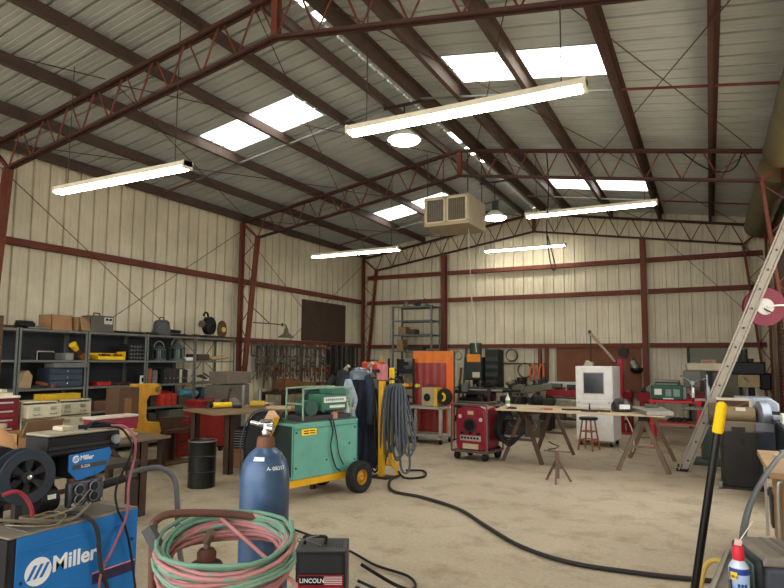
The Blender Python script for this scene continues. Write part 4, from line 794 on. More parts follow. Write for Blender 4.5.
cable('floor_cable', 'dark cable running along the floor from behind the hoses to the blue welder', [(-1.98, 2.35, .9), (-2.3, 2.8, .5), (-2.6, 3.6, .02), (-2.9, 4.6, .015)], .012, M('#4d5a52', .6))
# small black welder
e = thing('suitcase_welder', 'small black box welder with white lettering and wire handle on the floor', 'welder', (-2.56, 3.81, 0), 0.0)
BK = M('#26282a', .45, .1, .35, 12)
hw, hd, hh = .175, .15, .345
e.rotation_euler = (0, 0, .50)
B().bx(-hw, hw, -hd, hd, 0.01, hh).build('case', BK, e, .006); B().bx(-hw-.004, hw+.004, -hd-.004, hd+.004, hh, hh+.012).build('top_cover', M('#4a4a48', .6, .1, .4), e, .003); B().bx(hw, hw+.012, -hd-.006, hd+.006, 0, hh+.01).build('front_bezel', M('#3f3f3e', .5), e, .004)
b = B(); b.tube(smoothpts([(-.13, 0, hh+.01), (-.135, 0, hh+.05), (-.12, 0, hh+.065), (.01, 0, hh+.065), (.025, 0, hh+.05), (.02, 0, hh+.01)], 4), .012); b.build('carry_handle', BLACK, e)
B().bx(-hw+.03, hw-.02, -hd-.006, -hd-.001, .2, .325).build('side_door', M('#303234', .45, .1), e, .003)
lb = B().bx(-hw+.02, hw-.01, -hd-.005, -hd-.001, .02, .19).build('name_label', M('#8f1f2c', .45), e); b = B()
for i in range(5): b.bx(.03, hw-.02, -hd-.0065, -hd-.005, .125+i*.012, .131+i*.012)
for i in range(5): b.bx(-hw+.03, hw-.02, -hd-.0065, -hd-.005, .03+i*.016, .036+i*.016)
b.build('stripe', M('#d8c9c4', .5), lb, smooth=False); B().bx(-hw+.025, .02, -hd-.007, -hd-.005, .122, .182).build('name_plate', BLACK, lb); text('LINCOLN', .041, WP, lb, (-hw+.029, -hd-.0075, .138), FY, 'lettering', .0008, bold=.0008)
b = B()
for i in range(9): b.bx(-.02+i*.02, -.012+i*.02, -.08, .11, hh+.012, hh+.014)
b.build('vent_slot', BLACK, e, smooth=False)
cable('loose_wire', 'thin springy wire tangled on the small black welder', [(-2.66, 3.7, .362), (-2.6, 3.66, .43), (-2.52, 3.7, .45), (-2.6, 3.72, .42), (-2.68, 3.68, .39), (-2.64, 3.64, .43), (-2.54, 3.76, .365)], .003, STEEL)
cable('floor_cable', 'long black welding cable snaking over the open floor toward the black bar', [(-4.1, 8.1, .02), (-4.05, 7.7, .02), (-3.7, 7.1, .02), (-3.2, 6.95, .02), (-2.6, 6.62, .02), (-2.1, 6.1, .02), (-1.6, 5.6, .02), (-1.1, 5.35, .02), (-.6, 5.35, .02), (-.15, 5.42, .02), (.5, 5.6, .02), (1.1, 6.2, .02)], .02, M('#2f2d2a', .6))
cable('welder_lead', 'black lead from the small black welder running toward the bottom of the floor', [(-2.33, 3.98, .2), (-2.15, 4.15, .04), (-1.9, 4.1, .02), (-1.6, 3.85, .02), (-1.4, 3.6, .02), (-1.2, 3.3, .02)], .013, BLACK)
cable('welder_lead', 'second black lead looping beside the small black welder', [(-2.33, 3.93, .1), (-2.1, 4.0, .03), (-2.0, 4.2, .02), (-2.15, 4.4, .02), (-2.5, 4.5, .02), (-2.9, 4.72, .02), (-3.5, 4.95, .02), (-4.26, 5.18, .02)], .011, BLACK)
cable('welder_lead', 'ribbed black torch lead lying just in front of the small black welder', [(-2.32, 3.9, .06), (-2.1, 3.8, .03), (-1.95, 3.62, .02), (-1.85, 3.4, .02)], .018, M('#3c3d40', .5))
# ================================================================ TEAL WELDER TRAILER AND NEIGHBOURS
e = thing('welder_trailer', 'teal engine welder on a yellow two wheeled trailer', 'welder trailer', (-4.456, 6.53, 0), -.237)
B().bx(-.2, .13, -.56, .56, .26, .93).build('cabinet', TEAL, e, .01); b = B(); b.bx(.13, .138, -.54, .54, .86, .868); b.bx(.13, .136, -.55, -.54, .28, .9); b.bx(.13, .136, .54, .55, .28, .9); b.build('panel_seam', M('#3f7a69', .5), e, smooth=False)
b = B()
for y, z in ((-.5, .82), (.5, .82), (-.5, .4), (.5, .4), (0, .45), (.4, .62)): b.cyl((.13, y, z), (.137, y, z), .012, n=8)
b.build('panel_bolt', DGREY, e); lb = B().bx(.131, .137, -.42, -.18, .78, .86).build('warning_sticker', BYEL, e); b = B()
for k in range(2): b.bx(.1372, .138, -.39+.0, -.31, .8+.028*k, .812+.028*k); b.bx(.1372, .138, -.29, -.21, .8+.028*k, .812+.028*k)
b.build('printed_line', BLACK, lb, smooth=False)
b = B(); b.bar((.1, -.66, .22), (.1, .7, .22), .08); b.bar((-.2, -.66, .22), (-.2, .7, .22), .08); b.bar((-.2, -.64, .22), (.1, -.64, .22), .07); b.bar((-.2, .66, .22), (.1, .66, .22), .07); b.bar((-.25, .5, .2), (.2, .5, .2), .06); b.build('chassis', YEL, e, smooth=False)
B().bx(-.19, .12, -.575, -.56, .3, .9).build('end_grille', M('#26312d', .7), e)  # plain dark panel covering the cabinet end
for x in (.3, -.42):
    w_ = B().lathe([(.1, -.06), (.17, -.07), (.2, -.05), (.205, 0), (.2, .05), (.17, .07), (.1, .06), (.1, -.06)], (x, .42, .205), (1, 0, 0), 28).build('wheel', RUBBER, e); B().lathe([(0, .03), (.03, .05), (.045, .03), (.09, .01), (.1, .05), (.105, .05), (.105, -.05), (0, -.05)], (x, .42, .205), (1 if x > 0 else -1, 0, 0), 20).build('wheel_rim', M('#b98a2c', .5, .1, .5), w_)
b = B(); b.bar((-.6, -.62, .22), (-.04, -.68, 1.02), .08, .05); b.build('tongue', YEL, e); B().box((-.12, -.70, .98), (.2, .1, .12), ry=-.9).build('tongue_pad', M('#d0a980', .7), e, .02)
b = B(); b.bx(-.19, .12, -.54, .55, .93, .95); b.build('top_tray', M('#4b5a52', .6, .2), e, smooth=False)
B().cyl((-.1, -.5, .95), (-.1, -.5, .98), .04).build('filler_cap', GREEN, e)
cable('control_lead', 'pair of thin black leads hanging over the teal cabinet side', [(-4.39, 6.56, .97), (-4.32, 6.55, .95), (-4.285, 6.56, .8), (-4.29, 6.53, .6), (-4.27, 6.62, .35), (-4.22, 6.66, .3)], .009, BLACK)
cable('control_lead', 'second thin lead curving down the teal cabinet side', [(-4.37, 6.6, .97), (-4.31, 6.6, .94), (-4.275, 6.63, .75), (-4.26, 6.68, .5), (-4.24, 6.76, .36)], .008, M('#3a3a38', .6))
e = thing('portable_generator', 'green portable machine in a tube cage sitting on the teal welder', 'generator', (-4.50, 6.58, .956), -.237); GN = M('#3c6b55', .45)
b = B(); 
for x in (-.16, .16): b.tube(smoothpts([(x, -.42, 0), (x, -.42, .34), (x, -.36, .39), (x, .34, .39), (x, .4, .34), (x, .4, .0)], 4), .012)
b.tube([(-.16, -.42, .2), (.16, -.42, .2)], .012); b.tube([(-.16, .4, .2), (.16, .4, .2)], .012)
b.build('cage_frame', M('#7f9a80', .45), e)
B().bx(-.14, .13, -.08, .36, .1, .3).build('body', GN, e, .01); p_ = B().bx(.13, .136, -.05, .34, .2, .27).build('name_plate', M('#d7dad4', .5), e); b = B()
for k in range(9): b.bx(.136, .138, -.02+k*.036, .002+k*.036, .222, .25)
b.build('printed_mark', M('#5c6a62', .5), p_, smooth=False); b = B(); b.bx(.13, .134, .05, .32, .13, .165); b.build('data_label', M('#cfd2c8', .5), e)
B().cyl((-.1, -.24, .14), (.12, -.24, .14), .1).build('engine_cover', M('#2f4f44', .4), e); B().bx(-.13, .12, .1, .36, .3, .37).build('fan_shroud', GN, e, .01); B().bx(-.17, .17, -.43, .41, 0, .05).build('skid', DGREY, e)
tag(B().ring((-4.9, 6.95, 1.16), .18, .05, (1, -.3, .1), 32, 10).build('rubber_tyre', M('#363c46', .7)), 'dark blue grey rubber ring leaning behind the green generator', 'tyre') if False else None
e = thing('cable_reel', 'dark grey round reel standing behind the green generator', 'reel', (-4.73, 6.78, 0)); B().cyl((0, 0, 0), (0, 0, 1.0), .04).build('stand', DSTEEL, e); B().ring((0, 0, 1.17), .15, .035, (1, -.9, 0), 32, 10).build('rim', M('#3a3f4a', .6), e); B().lathe([(0, -.02), (.14, -.02), (.14, .02), (0, .02)], (0, 0, 1.17), (1, -.9, 0)).build('disc', GREEN, e)
e = thing('spray_bottle', 'small clear bottle standing at the far end of the teal welder', 'bottle', (-4.36, 7.02, .953)); B().lathe([(0, 0), (.035, 0), (.035, .12), (.015, .15), (.013, .19), (0, .19)], n=16).build('body', M('#c9c6bd', .3), e); B().cyl((0, 0, .19), (0, 0, .22), .018, n=10).build('cap', WHITE, e)
e = thing('bucket', 'pale orange plastic bucket with lid on the teal welder', 'bucket', (-4.62, 7.35, .82)); B().lathe([(0, 0), (.09, 0), (.105, .17), (.115, .175), (.115, .19), (0, .19)], n=24).build('body', M('#c59a86', .6), e); B().lathe([(0, .19), (.14, .19), (.145, .2), (.14, .215), (0, .215)], n=24).build('lid', M('#c6a57c', .6), e)
e = thing('gas_valve', 'small rusty pink gas valve cap on the edge of the teal welder', 'valve', (-4.33, 6.66, .953)); B().cyl((0, 0, 0), (0, 0, .08), .05, .04).build('cap', M('#b3796a', .6), e); B().cyl((0, .04, .03), (0, .12, .03), .02).build('stub', STEEL, e)
# clothes and leads on a post rack behind
e = thing('post_rack', 'yellow steel post with a cross arm and pink box on top', 'post', (-4.3, 7.9, 0)); B().bx(-.04, .04, -.04, .04, .02, 1.4).build('post', YEL, e, .006); B().bx(-.15, .15, -.12, .12, 0, .02).build('base_plate', DSTEEL, e); b = B(); b.bar((-.85, .27, 1.46), (.1, .27, 1.42), .03); b.bar((0, .03, 1.38), (0, .28, 1.43), .03); b.build('cross_arm', M('#4e4a40', .6), e); B().bx(-.068, .068, -.065, .065, 1.41, 1.65).build('top_box', M('#b96f72', .5), e, .02); B().cyl((-.02, -.1, 1.55), (-.02, -.095, 1.55), .03).build('socket', BLACK, e); B().bar((.0, .05, .5), (.18, .2, .02), .05).build('brace', YEL, e)
e = thing('post_rack', 'shorter bright yellow post behind the hanging grey leads', 'post', (-4.69, 8.95, 0)); B().bx(-.035, .035, -.03, .03, .02, 1.58).build('post', BYEL, e, .005); B().bx(-.15, .15, -.12, .12, 0, .02).build('base_plate', YEL, e)
def garment(name, label, c, wd, z0, z1, mat, seed, dy=.14, sleeves=True):
    b = B(); n = 18; m = 20; vs = []
    for side in (-1, 1):
        for i in range(n+1):
            t = i/n
            for j in range(m+1):
                u = j/m-.5; wid = wd*(.62+.38*min(1, t*4)**.6)*(1+.18*t)
                z = z1-(z1-z0)*t - .05*abs(sin(j*1.3+seed))*t - .1*abs(2*u)**2.2*(1-t)
                y = side*(.02+dy*(.45+.35*t)*max(0, 1-abs(2*u)**3)) + (.03*sin(u*34+seed+t*1.5)+.018*sin(u*60+t*5+seed))*min(1, t*3)
                vs.append((u*wid + .02*sin(t*9+seed), y, z))
    k = (n+1)*(m+1); q = lambda s_, i, j: s_*k+i*(m+1)+j; fs = []
    for s_ in (0, 1):
        for i in range(n):
            for j in range(m): fs.append((q(s_, i, j), q(s_, i, j+1), q(s_, i+1, j+1), q(s_, i+1, j)))
    for i in range(n): fs += [(q(0, i, 0), q(1, i, 0), q(1, i+1, 0), q(0, i+1, 0)), (q(0, i, m), q(1, i, m), q(1, i+1, m), q(0, i+1, m))]
    for j in range(m): fs += [(q(0, 0, j), q(1, 0, j), q(1, 0, j+1), q(0, 0, j+1)), (q(0, n, j), q(1, n, j), q(1, n, j+1), q(0, n, j+1))]
    b.add(vs, fs); o = b.build(name, mat, sharp=75); o.location = c
    if sleeves:
        for sx in (-1, 1):
            b = B(); b.tube(smoothpts([(sx*wd*.3, -.06, z1-.1), (sx*wd*.46, -.1, z1-.22), (sx*wd*.5, -.13, z1-.5), (sx*wd*.44, -.12, z1-.78)], 4), .065, 10); b.build('sleeve', mat, o)
    return tag(o, label, 'clothing' if 'cloth' not in name else 'cloth')
garment('work_jacket', 'dark blue work jacket hanging from the post arm', (-4.72, 7.98, 0), .5, .15, 1.55, M('#2e3442', .85, 0, .4), 1)
garment('work_jacket', 'black leather welding jacket hanging beside the blue one', (-5.05, 8.0, 0), .36, .1, 1.55, M('#262528', .7, 0, .4), 3)
garment('rag_cloth', 'pale blue grey cloth hung in a point behind the green generator', (-4.66, 7.56, 0), .17, .72, 1.43, M('#9fb0ba', .85, 0, .35), 5, .08, False)
tag(B().lathe([(.17, 0), (.175, .05), (.16, .11), (.11, .16), (.04, .185), (0, .19)], (-4.72, 7.96, 1.41)).build('plastic_cover', M('#5d6872', .25, 0, .5, 9)), 'grey plastic sheet bunched over the top of the hanging jackets', 'cover')
e = thing('glove_pair', 'tan gloves clipped on the front of the dark jackets', 'gloves', (-4.86, 7.72, .95)); B().sph((0, 0, .05), (.08, .05, .09)).build('glove', M('#b88a3c', .8), e); B().bar((.02, .06, -.4), (.02, .06, .05), .06, .03).build('strap', M('#8a6a3a', .8), e)
def leadbundle(label, cx, cy, z1, z0, n, mat, seed, wd=.3):
    e = thing('welding_leads', label, 'cables', (cx, cy, 0)); rnd = random.Random(seed)
    for i in range(n):
        x = (i/(n-1)-.5)*wd; y = rnd.uniform(-.08, .08); zb = z0 + rnd.uniform(0, .35); k = .05+.05*rnd.random()
        B().tube(smoothpts([(x*.4, 0, z1), (x*.8, y-.05, z1-.1), (x, y-.08, (z1+zb)/2), (x*1.1, y-.05, zb+.12), (x*1.2+k*.5, y, zb), (x*1.1+k, y+.06, zb+.12), (x*.9+k*.5, y+.08, (z1+zb)/2), (x*.5, .03, z1-.02)], 4), .016, 6).build('lead', mat, e)
leadbundle('thick bundle of grey welding leads hanging beside the yellow post', -4.1, 7.97, 1.36, .08, 11, M('#50555c', .65), 3, .36)
leadbundle('black welding leads hanging under the dark jackets', -4.55, 8.0, 1.3, .05, 8, M('#2a2a2d', .65), 8, .3)
cable('floor_cable', 'black lead curling on the floor below the grey leads', [(-4.05, 7.95, .1), (-3.9, 7.9, .03), (-3.75, 8.2, .02), (-3.95, 8.6, .02), (-4.2, 8.5, .02)], .016, BLACK)
# bottle cart pieces behind the jackets: two small cylinders with valves
for x, y, h, c, lab in ((-5.35, 8.6, 1.45, '#4d4a44', 'dark slim gas cylinder standing behind the pale blue cloth'), (-4.98, 8.75, 1.5, '#55524a', 'brown slim gas cylinder standing behind the jackets')):
    e = thing('gas_cylinder', lab, 'gas cylinder', (x, y, 0)); B().lathe([(0, 0), (.11, 0), (.115, .02), (.115, h-.2), (.09, h-.08), (.04, h), (0, h)], n=24).build('body', M(c, .5), e); v = B().cyl((0, 0, h-.01), (0, 0, h+.12), .02).build('valve', STEEL, e); B().cyl((-.04, 0, h+.1), (.05, -.03, h+.16), .03).build('regulator', M('#b9b3a3', .4, .5), v)
# black rack of helmets and gear
e = thing('gear_rack', 'black open rack of helmets and cups behind the yellow posts', 'rack', (-6.0, 12.3, 0)); BLK = M('#262524', .6, .1, .3)
for x in (-.42, .2): 
    for y in (-.2, .25): B().bx(x-.02, x+.02, y-.02, y+.02, 0, 1.75).build('post', BLK, e)
for z in (.35, .75, 1.1, 1.5): B().bx(-.42, .2, -.2, .25, z-.02, z).build('shelf', BLK, e)
for x, z, c, lab in ((.0, 1.5, '#5a5c58', 'grey rounded helmet on the top of the black rack'), (-.25, 1.1, '#2b2b2b', 'black helmet on the middle of the black rack')):
    h = thing('welding_helmet', lab, 'helmet', (-6.0+x, 12.25, z)); B().sph((0, 0, .12), (.12, .14, .14)).build('shell', M(c, .4), h); B().bx(-.06, .06, -.15, -.12, .1, .18).build('lens', BLACK, h)
for x, c, lab in ((-.05, '#e0b52e', 'yellow earmuff cup'), (.12, '#d9692b', 'orange glove'), (.22, '#c9d137', 'lime green glove')):
    tag(B().sph((-6.0+x, 12.22, 1.15), (.09, .08, .05)).build('safety_gear', M(c, .6)), lab+' on the middle shelf of the black rack', 'gear')
tag(B().bx(-6.3, -6.05, 12.2, 12.4, .755, .93).build('gear_box', DGREY), 'dark box low on the black rack', 'box'); tag(B().bx(-6.05, -5.9, 12.2, 12.4, .355, .5).build('gear_box', M('#b9b6ab', .6)), 'pale box at the bottom of the black rack', 'box')
e = thing('red_toolbox', 'orange red toolbox on top of the cabinets beyond the jackets', 'toolbox', (-6.70, 11.9, 1.5)); B().bx(-.24, .24, -.13, .13, 0, .12).build('body', M('#b8402a', .5), e, .01); B().prism([(-.13, .12), (.13, .12), (.07, .17), (-.07, .17)], 'x', -.24, .24).build('lid', M('#c24a30', .5), e); B().tube([(-.1, 0, .17), (-.1, 0, .21), (.1, 0, .21), (.1, 0, .17)], .01).build('handle', BLACK, e)
e = thing('metal_cabinet', 'dark steel cabinet under the orange red toolbox', 'cabinet', (-6.55, 12.0, 0)); B().bx(-.45, .08, -.25, .3, 0, 1.498).build('body', DGREY, e, .005); B().bx(-.43, -.19, -.265, -.25, .05, 1.45).build('door', M('#3f403e', .5), e); B().bx(-.17, .07, -.265, -.25, .05, 1.45).build('door', M('#3f403e', .5), e)
e = thing('wood_guide', 'yellow triangular guide standing on the cabinet behind the toolbox', 'guide', (-6.62, 12.15, 1.5)); B().prism([(-.1, 0), (.1, 0), (-.02, .36)], 'y', -.01, .01).build('plate', M('#c8a15a', .6), e)
# tall open steel rack at the gable wall
e = thing('steel_rack', 'tall grey open steel rack against the gable wall', 'rack', (-8.1, 17.1, 0)); RK = M('#686c66', .5, .3)
for x in (-.68, .64):
    for y in (-.3, .35): B().bx(x-.025, x+.025, y-.025, y+.025, 0, 3.42).build('upright', RK, e)
for z in (.6, 1.3, 2.02, 2.52, 2.96, 3.4): 
    b = B(); b.bx(-.68, .64, -.3, .35, z-.01, z); b.bx(-.68, .64, -.305, -.295, z-.05, z); b.bx(-.68, .64, .345, .355, z-.05, z); b.build('shelf', RK, e, smooth=False)
for x0, x1, z, h, c, lab in ((-8.62, -8.36, 2.52, .24, '#8a6b4a', 'brown carton on the upper shelf of the tall rack'), (-8.66, -8.46, 2.02, .34, '#8f744f', 'upright tan carton on the middle shelf of the tall rack'), (-8.33, -8.05, 2.52, .16, '#4d4136', 'dark carton beside the brown one on the tall rack'), (-8.35, -7.8, 2.02, .12, '#393630', 'flat dark case on the middle shelf of the tall rack'), (-8.6, -8.0, 1.3, .45, '#2c2c2c', 'black bin low on the tall rack'), (-8.0, -7.7, 1.3, .4, '#b58a3a', 'yellow tan carton low on the tall rack')):
    tag(B().bx(x0, x1, 16.85, 17.2, z+.003, z+h).build('carton', M(c, .75), None, .005), lab, 'box')
# orange welding screen
e = thing('welding_screen', 'translucent red welding screen with bright orange border on a tube frame', 'welding screen', (-5.4, 12.25, 0)); b = B()
for x in (-.48, .5): b.cyl((x, 0, .03), (x, 0, 1.92), .018); b.cyl((x, -.14, .03), (x, .3, .03), .018)
b.cyl((-.48, 0, 1.9), (.5, 0, 1.9), .018); b.build('frame', DGREY, e)
def curtain(x0, x1, z0, z1, mat, nm, y0, amp, ph):
    b = B(); n = 26; vs = []
    for i in range(n+1):
        x = x0+(x1-x0)*i/n; 
        for z in (z0, (z0+z1)/2, z1): vs += [(x, y0+amp*sin(i*1.1+ph)*(1.4-(z-z0)/(z1-z0)), z), (x, y0+.006+amp*sin(i*1.1+ph)*(1.4-(z-z0)/(z1-z0)), z)]
    fs = []
    for i in range(n):
        for j in range(2):
            for s_ in (0, 1): a = i*6+j*2+s_; fs.append((a, a+6, a+8, a+2))
    b.add(vs, fs); return b.build(nm, mat, e, sharp=80)
curtain(-.47, .34, .12, 1.68, M('#8c2622', .35, 0, .3, 3), 'red_curtain', -.03, .003, 0); curtain(-.47, .5, 1.66, 1.92, M('#d4722f', .5, 0, .2), 'orange_border', -.035, .003, 1); curtain(.33, .5, .12, 1.68, M('#df6a2a', .5, 0, .15), 'orange_border', -.035, .003, 2)
# grey cart with a wire feeder
e = thing('steel_cart', 'pale grey steel cart with casters in front of the red screen', 'cart', (-5.28, 11.78, 0)); LGY = M('#a9a69b', .5, .1, .4)
for z in (.16, .73): B().bx(-.45, .4, -.28, .28, z-.02, z+.02).build('shelf', LGY, e, .004)
for x in (-.42, .37):
    for y in (-.25, .25): B().bx(x-.03, x+.03, y-.03, y+.03, .1, .74).build('leg', LGY, e); 
    for y in (-.25, .25): B().cyl((x-.02, y, .055), (x+.02, y, .055), .055).build('caster', RUBBER, e)
e = thing('wire_feeder', 'beige wire feeder with black spool standing on the pale grey cart', 'wire feeder', (-5.16, 11.78, .755)); e.scale = (.8, .8, .92); B().bx(-.3, .06, -.15, .18, 0, .42).build('body', M('#a79777', .5), e, .01); B().cyl((-.14, -.15, .2), (-.14, -.165, .2), .09).build('dial', BLACK, e); B().bx(.06, .14, -.16, .18, 0, .42).build('yellow_band', M('#d3ad3a', .5), e)
B().lathe([(0, -.09), (.19, -.09), (.195, -.06), (.1, -.05), (.1, .05), (.195, .06), (.19, .09), (0, .09)], (.3, 0, .22), (.25, -1, 0), 28).build('wire_spool', BLACK, e); B().cyl((.278, -.085, .22), (.273, -.105, .22), .1).build('spool_label', BYEL, e); B().cyl((.275, -.103, .22), (.271, -.11, .22), .05).build('hub', BLACK, e); B().tube([(-.2, 0, .42), (-.2, 0, .48), (.05, 0, .48), (.05, 0, .42)], .012).build('handle', BLACK, e)
# tripod pipe stand
e = thing('pipe_stand', 'dark tripod pipe stand holding a red grip beside the pale cart', 'stand', (-5.6, 10.85, 0)); B().cyl((0, 0, .25), (0, 0, .85), .03).build('column', DSTEEL, e)
for a in (.3, 2.4, 4.5): B().cyl((0, 0, .6), (.38*cos(a), .38*sin(a), .015), .016).build('leg', DSTEEL, e)
B().ring((0, 0, .3), .2, .01, n=18).build('brace_ring', DSTEEL, e); b = B(); b.bar((0, 0, .85), (-.12, 0, .95), .03); b.bar((0, 0, .85), (.12, 0, .95), .03); b.build('vee_head', DSTEEL, e); B().cyl((-.3, -.06, .4), (-.1, -.05, .75), .035).build('red_grip', M('#a8413a', .5), e)
# maroon stick welder on wheels
e = thing('stick_welder', 'round shouldered maroon welder in a grey tube frame on four small wheels', 'welder', (-3.68, 10.25, 0), -.13); MR = M('#7e1c2a', .32, 0, .25, 4)
pf = [(-.27, .17), (.27, .17), (.3, .25), (.3, .74), (.26, .87), (.16, .925), (-.16, .925), (-.26, .87), (-.3, .74), (-.3, .25)]
B().prism(pf, 'y', -.2, .3).build('body', MR, e, .02); fp = B().prism([(x*.93, .17+(z-.17)*.95+.01) for x, z in pf], 'y', -.225, -.2).build('front_panel', M('#8b2030', .35), e, .008)
B().cyl((0, -.225, .6), (0, -.25, .6), .125, n=28).build('dial_ring', M('#3d3436', .5), e); B().cyl((0, -.25, .6), (0, -.275, .6), .09).build('dial', BLACK, e); B().bx(-.2, .2, -.23, -.224, .33, .42).build('name_plate', M('#a9a39a', .5), e); b = B()
for k in range(6): b.bx(-.18+k*.06, -.14+k*.06, -.233, -.23, .36, .395)
b.build('printed_mark', BLACK, e, smooth=False); B().bx(-.15, .15, -.23, -.224, .19, .28).build('data_label', M('#c3b493', .6), e); B().bx(-.05, .06, -.23, -.224, .78, .84).build('data_label', M('#c3b493', .6), e); b = B(); b.cyl((-.2, -.225, .74), (-.2, -.235, .74), .035); b.cyl((.2, -.225, .7), (.2, -.235, .7), .035); b.build('gauge', M('#cdbfc0', .5), e); b = B()
for x in (-.16, .0, .16): B().cyl((x, -.225, .46), (x, -.26, .46), .025).build('socket', BLACK, e)
b = B()
for x in (-.34, .34): b.tube([(x, -.28, .15), (x, -.28, .95), (x, .36, .95), (x, .36, .15)], .016)
b.tube([(-.34, -.28, .95), (.34, -.28, .95)], .016); b.tube([(-.34, .36, .95), (.34, .36, .95)], .016); b.bx(-.34, .34, -.28, .38, .13, .17); b.build('tube_frame', M('#6b5a53', .5, .3), e)
for x in (-.27, .27):
    for y, r in ((-.2, .075), (.29, .11)):
        wz = B().lathe([(0, -.03), (r*.9, -.03), (r, -.02), (r, .02), (r*.9, .03), (0, .03)], (x, y, r), (1, 0, 0), 20).build('wheel', RUBBER, e)
        B().bx(x-.02, x+.02, y-.03, y+.03, r, .15).build('wheel_fork', DSTEEL, e)
b = B()
for k in range(5): b.ring((.4, .1+.02*k, .55), .2+.01*k, .017, (1, .1*k, 0), 20, 6)
b.build('lead_coil', BLACK, e)
tag(B().tube(smoothpts([(-3.98, 10.1, .988), (-3.75, 10.04, .988), (-3.45, 10.0, .99), (-3.36, 10.3, .988), (-3.4, 10.52, .988)]), .02).build('welding_lead', M('#4b463f', .6)), 'dark lead laid over the top of the maroon welder', 'cable')
# two sawhorses with sheet top
SAW = M('#5d4a3f', .6, .2, .4)
def sawhorse(label, c, rz, h=.88, hl=.72):
    e = thing('sawhorse', label, 'sawhorse', c, rz); B().bx(-hl, hl, -.05, .05, h-.1, h).build('top_beam', SAW, e, .004)
    for sx in (-1, 1):
        for sy in (-1, 1): B().bar((sx*(hl-.1), sy*.02, h-.06), (sx*(hl-.03), sy*.36, .0), .055).build('leg', SAW, e)
        B().bar((sx*(hl-.06), -.2, .38), (sx*(hl-.06), .2, .38), .04).build('spreader', SAW, e)
    return e
e = sawhorse('dark steel sawhorse hung with a coiled cable under the sheet table end', (-2.74, 10.92, 0), 1.39)
e2 = thing('sawhorse', 'rusty steel sawhorse under the plate end of the long sheet table', 'sawhorse', (-.96, 11.0, 0), 1.56); SW2 = M('#71614f', .6, .2, .4)
B().bx(-.72, .72, -.05, .05, .79, .88).build('top_beam', BLACK, e2, .004)
for sx in (-1, 1):
    for sy in (-1, 1): B().bar((sx*.62, sy*.02, .82), (sx*.7, sy*.37, 0), .06).build('leg', SW2, e2)
    B().bar((sx*.66, -.21, .38), (sx*.66, .21, .38), .035).build('spreader', SW2, e2)
e = thing('sheet_table', 'long plywood sheet laid across the two steel sawhorses', 'table top', (0, 0, 0)); B().prism([(-3.2, 9.85), (-.62, 9.95), (-.72, 11.0), (-3.4, 11.15)], 'z', .885, .91).build('plywood_sheet', M('#bfa988', .6, 0, .5, 2.5), e, .003)
B().prism([(-.86, 9.9), (-.5, 10.0), (-.72, 11.0), (-1.25, 10.9)], 'z', .915, .975).build('steel_plate', M('#9d988c', .5, .5, .4), None, .003); tag(bpy.data.objects['steel_plate'], 'thick bare steel plate on the far end of the plywood sheet', 'plate')
cable('air_hose', 'black hose coiled in loops over the sawhorse end', [p for k in range(4) for p in [(-2.93-.02*k, 10.06-.02*k, .93), (-3.12-.02*k, 10.04, .75), (-3.2, 10.02+.02*k, .5), (-3.02, 10.0, .3+.04*k), (-2.82+.01*k, 10.02, .5), (-2.8, 10.04, .75)]] + [(-2.93, 10.08, .93)], .017, BLACK, 'hose', 5)
e = thing('squeeze_bottle', 'white squeeze bottle with green label on the plywood sheet end', 'bottle', (-3.22, 10.62, .912)); B().lathe([(0, 0), (.04, 0), (.042, .02), (.042, .13), (.018, .17), (.008, .22), (0, .22)], n=16).build('body', M('#d9d8c6', .4), e); B().lathe([(.0425, .04), (.0425, .1)], n=16).build('label_band', M('#6f9a5a', .5), e)
for i in range(7):
    x = -2.1+i*.1; tag(B().box((x, 10.2+.04*(i % 3), .925), (.16, .03, .025), rz=.2*(i % 4)-.2).build('punch_tool', DSTEEL), 'small dark steel tool in the row lying along the plywood sheet', 'tool', 'dark tools on the plywood sheet')
e = thing('pliers', 'red handled pliers lying on the plywood sheet', 'pliers', (-2.45, 10.1, .918), .3); b = B(); b.bar((0, .02, .008), (.14, .03, .008), .018); b.bar((0, -.02, .008), (.14, -.04, .008), .018); b.build('handle', REDP, e); B().bar((0, 0, .008), (-.06, 0, .008), .03, .014).build('jaw', STEEL, e)
e = thing('hold_down', 'small upright steel clamp on the plywood sheet above the stool', 'clamp', (-1.72, 10.1, .915)); B().bx(-.12, .12, -.05, .05, 0, .03).build('base', DSTEEL, e); B().cyl((0, 0, .03), (0, 0, .13), .015, .008).build('spindle', DSTEEL, e)
e = thing('welding_helmet', 'black welding helmet with silver headgear lying open on the plywood sheet', 'helmet', (-1.28, 10.45, .912), .4); b = B(); b.lathe([(.02, .22), (.1, .2), (.155, .12), (.165, .03), (.15, .0), (.14, .0), (.155, .03), (.145, .11), (.09, .19), (.02, .21)], n=24); b.build('shell', M('#2a2b2c', .3), e); B().bx(-.08, .08, -.175, -.15, .05, .12).build('lens', M('#c9c8c0', .3, .3), e); B().ring((0, .05, .06), .11, .012, (0, .5, 1)).build('headband', M('#b9b6ad', .5), e)
tag(B().bx(-.95, -.75, 10.6, 10.78, .977, 1.03).build('tape_box', M('#56584c', .6), None, .006), 'small dark green block on the thick steel plate', 'block')
cable('white_cable', 'pale thin cable hanging from the plywood sheet to the floor by the white cabinet', [(-1.35, 11.0, .92), (-1.3, 11.1, .8), (-1.2, 11.2, .5), (-1.25, 11.6, .15), (-1.45, 12.2, .02), (-1.6, 12.6, .02)], .01, WHITE)
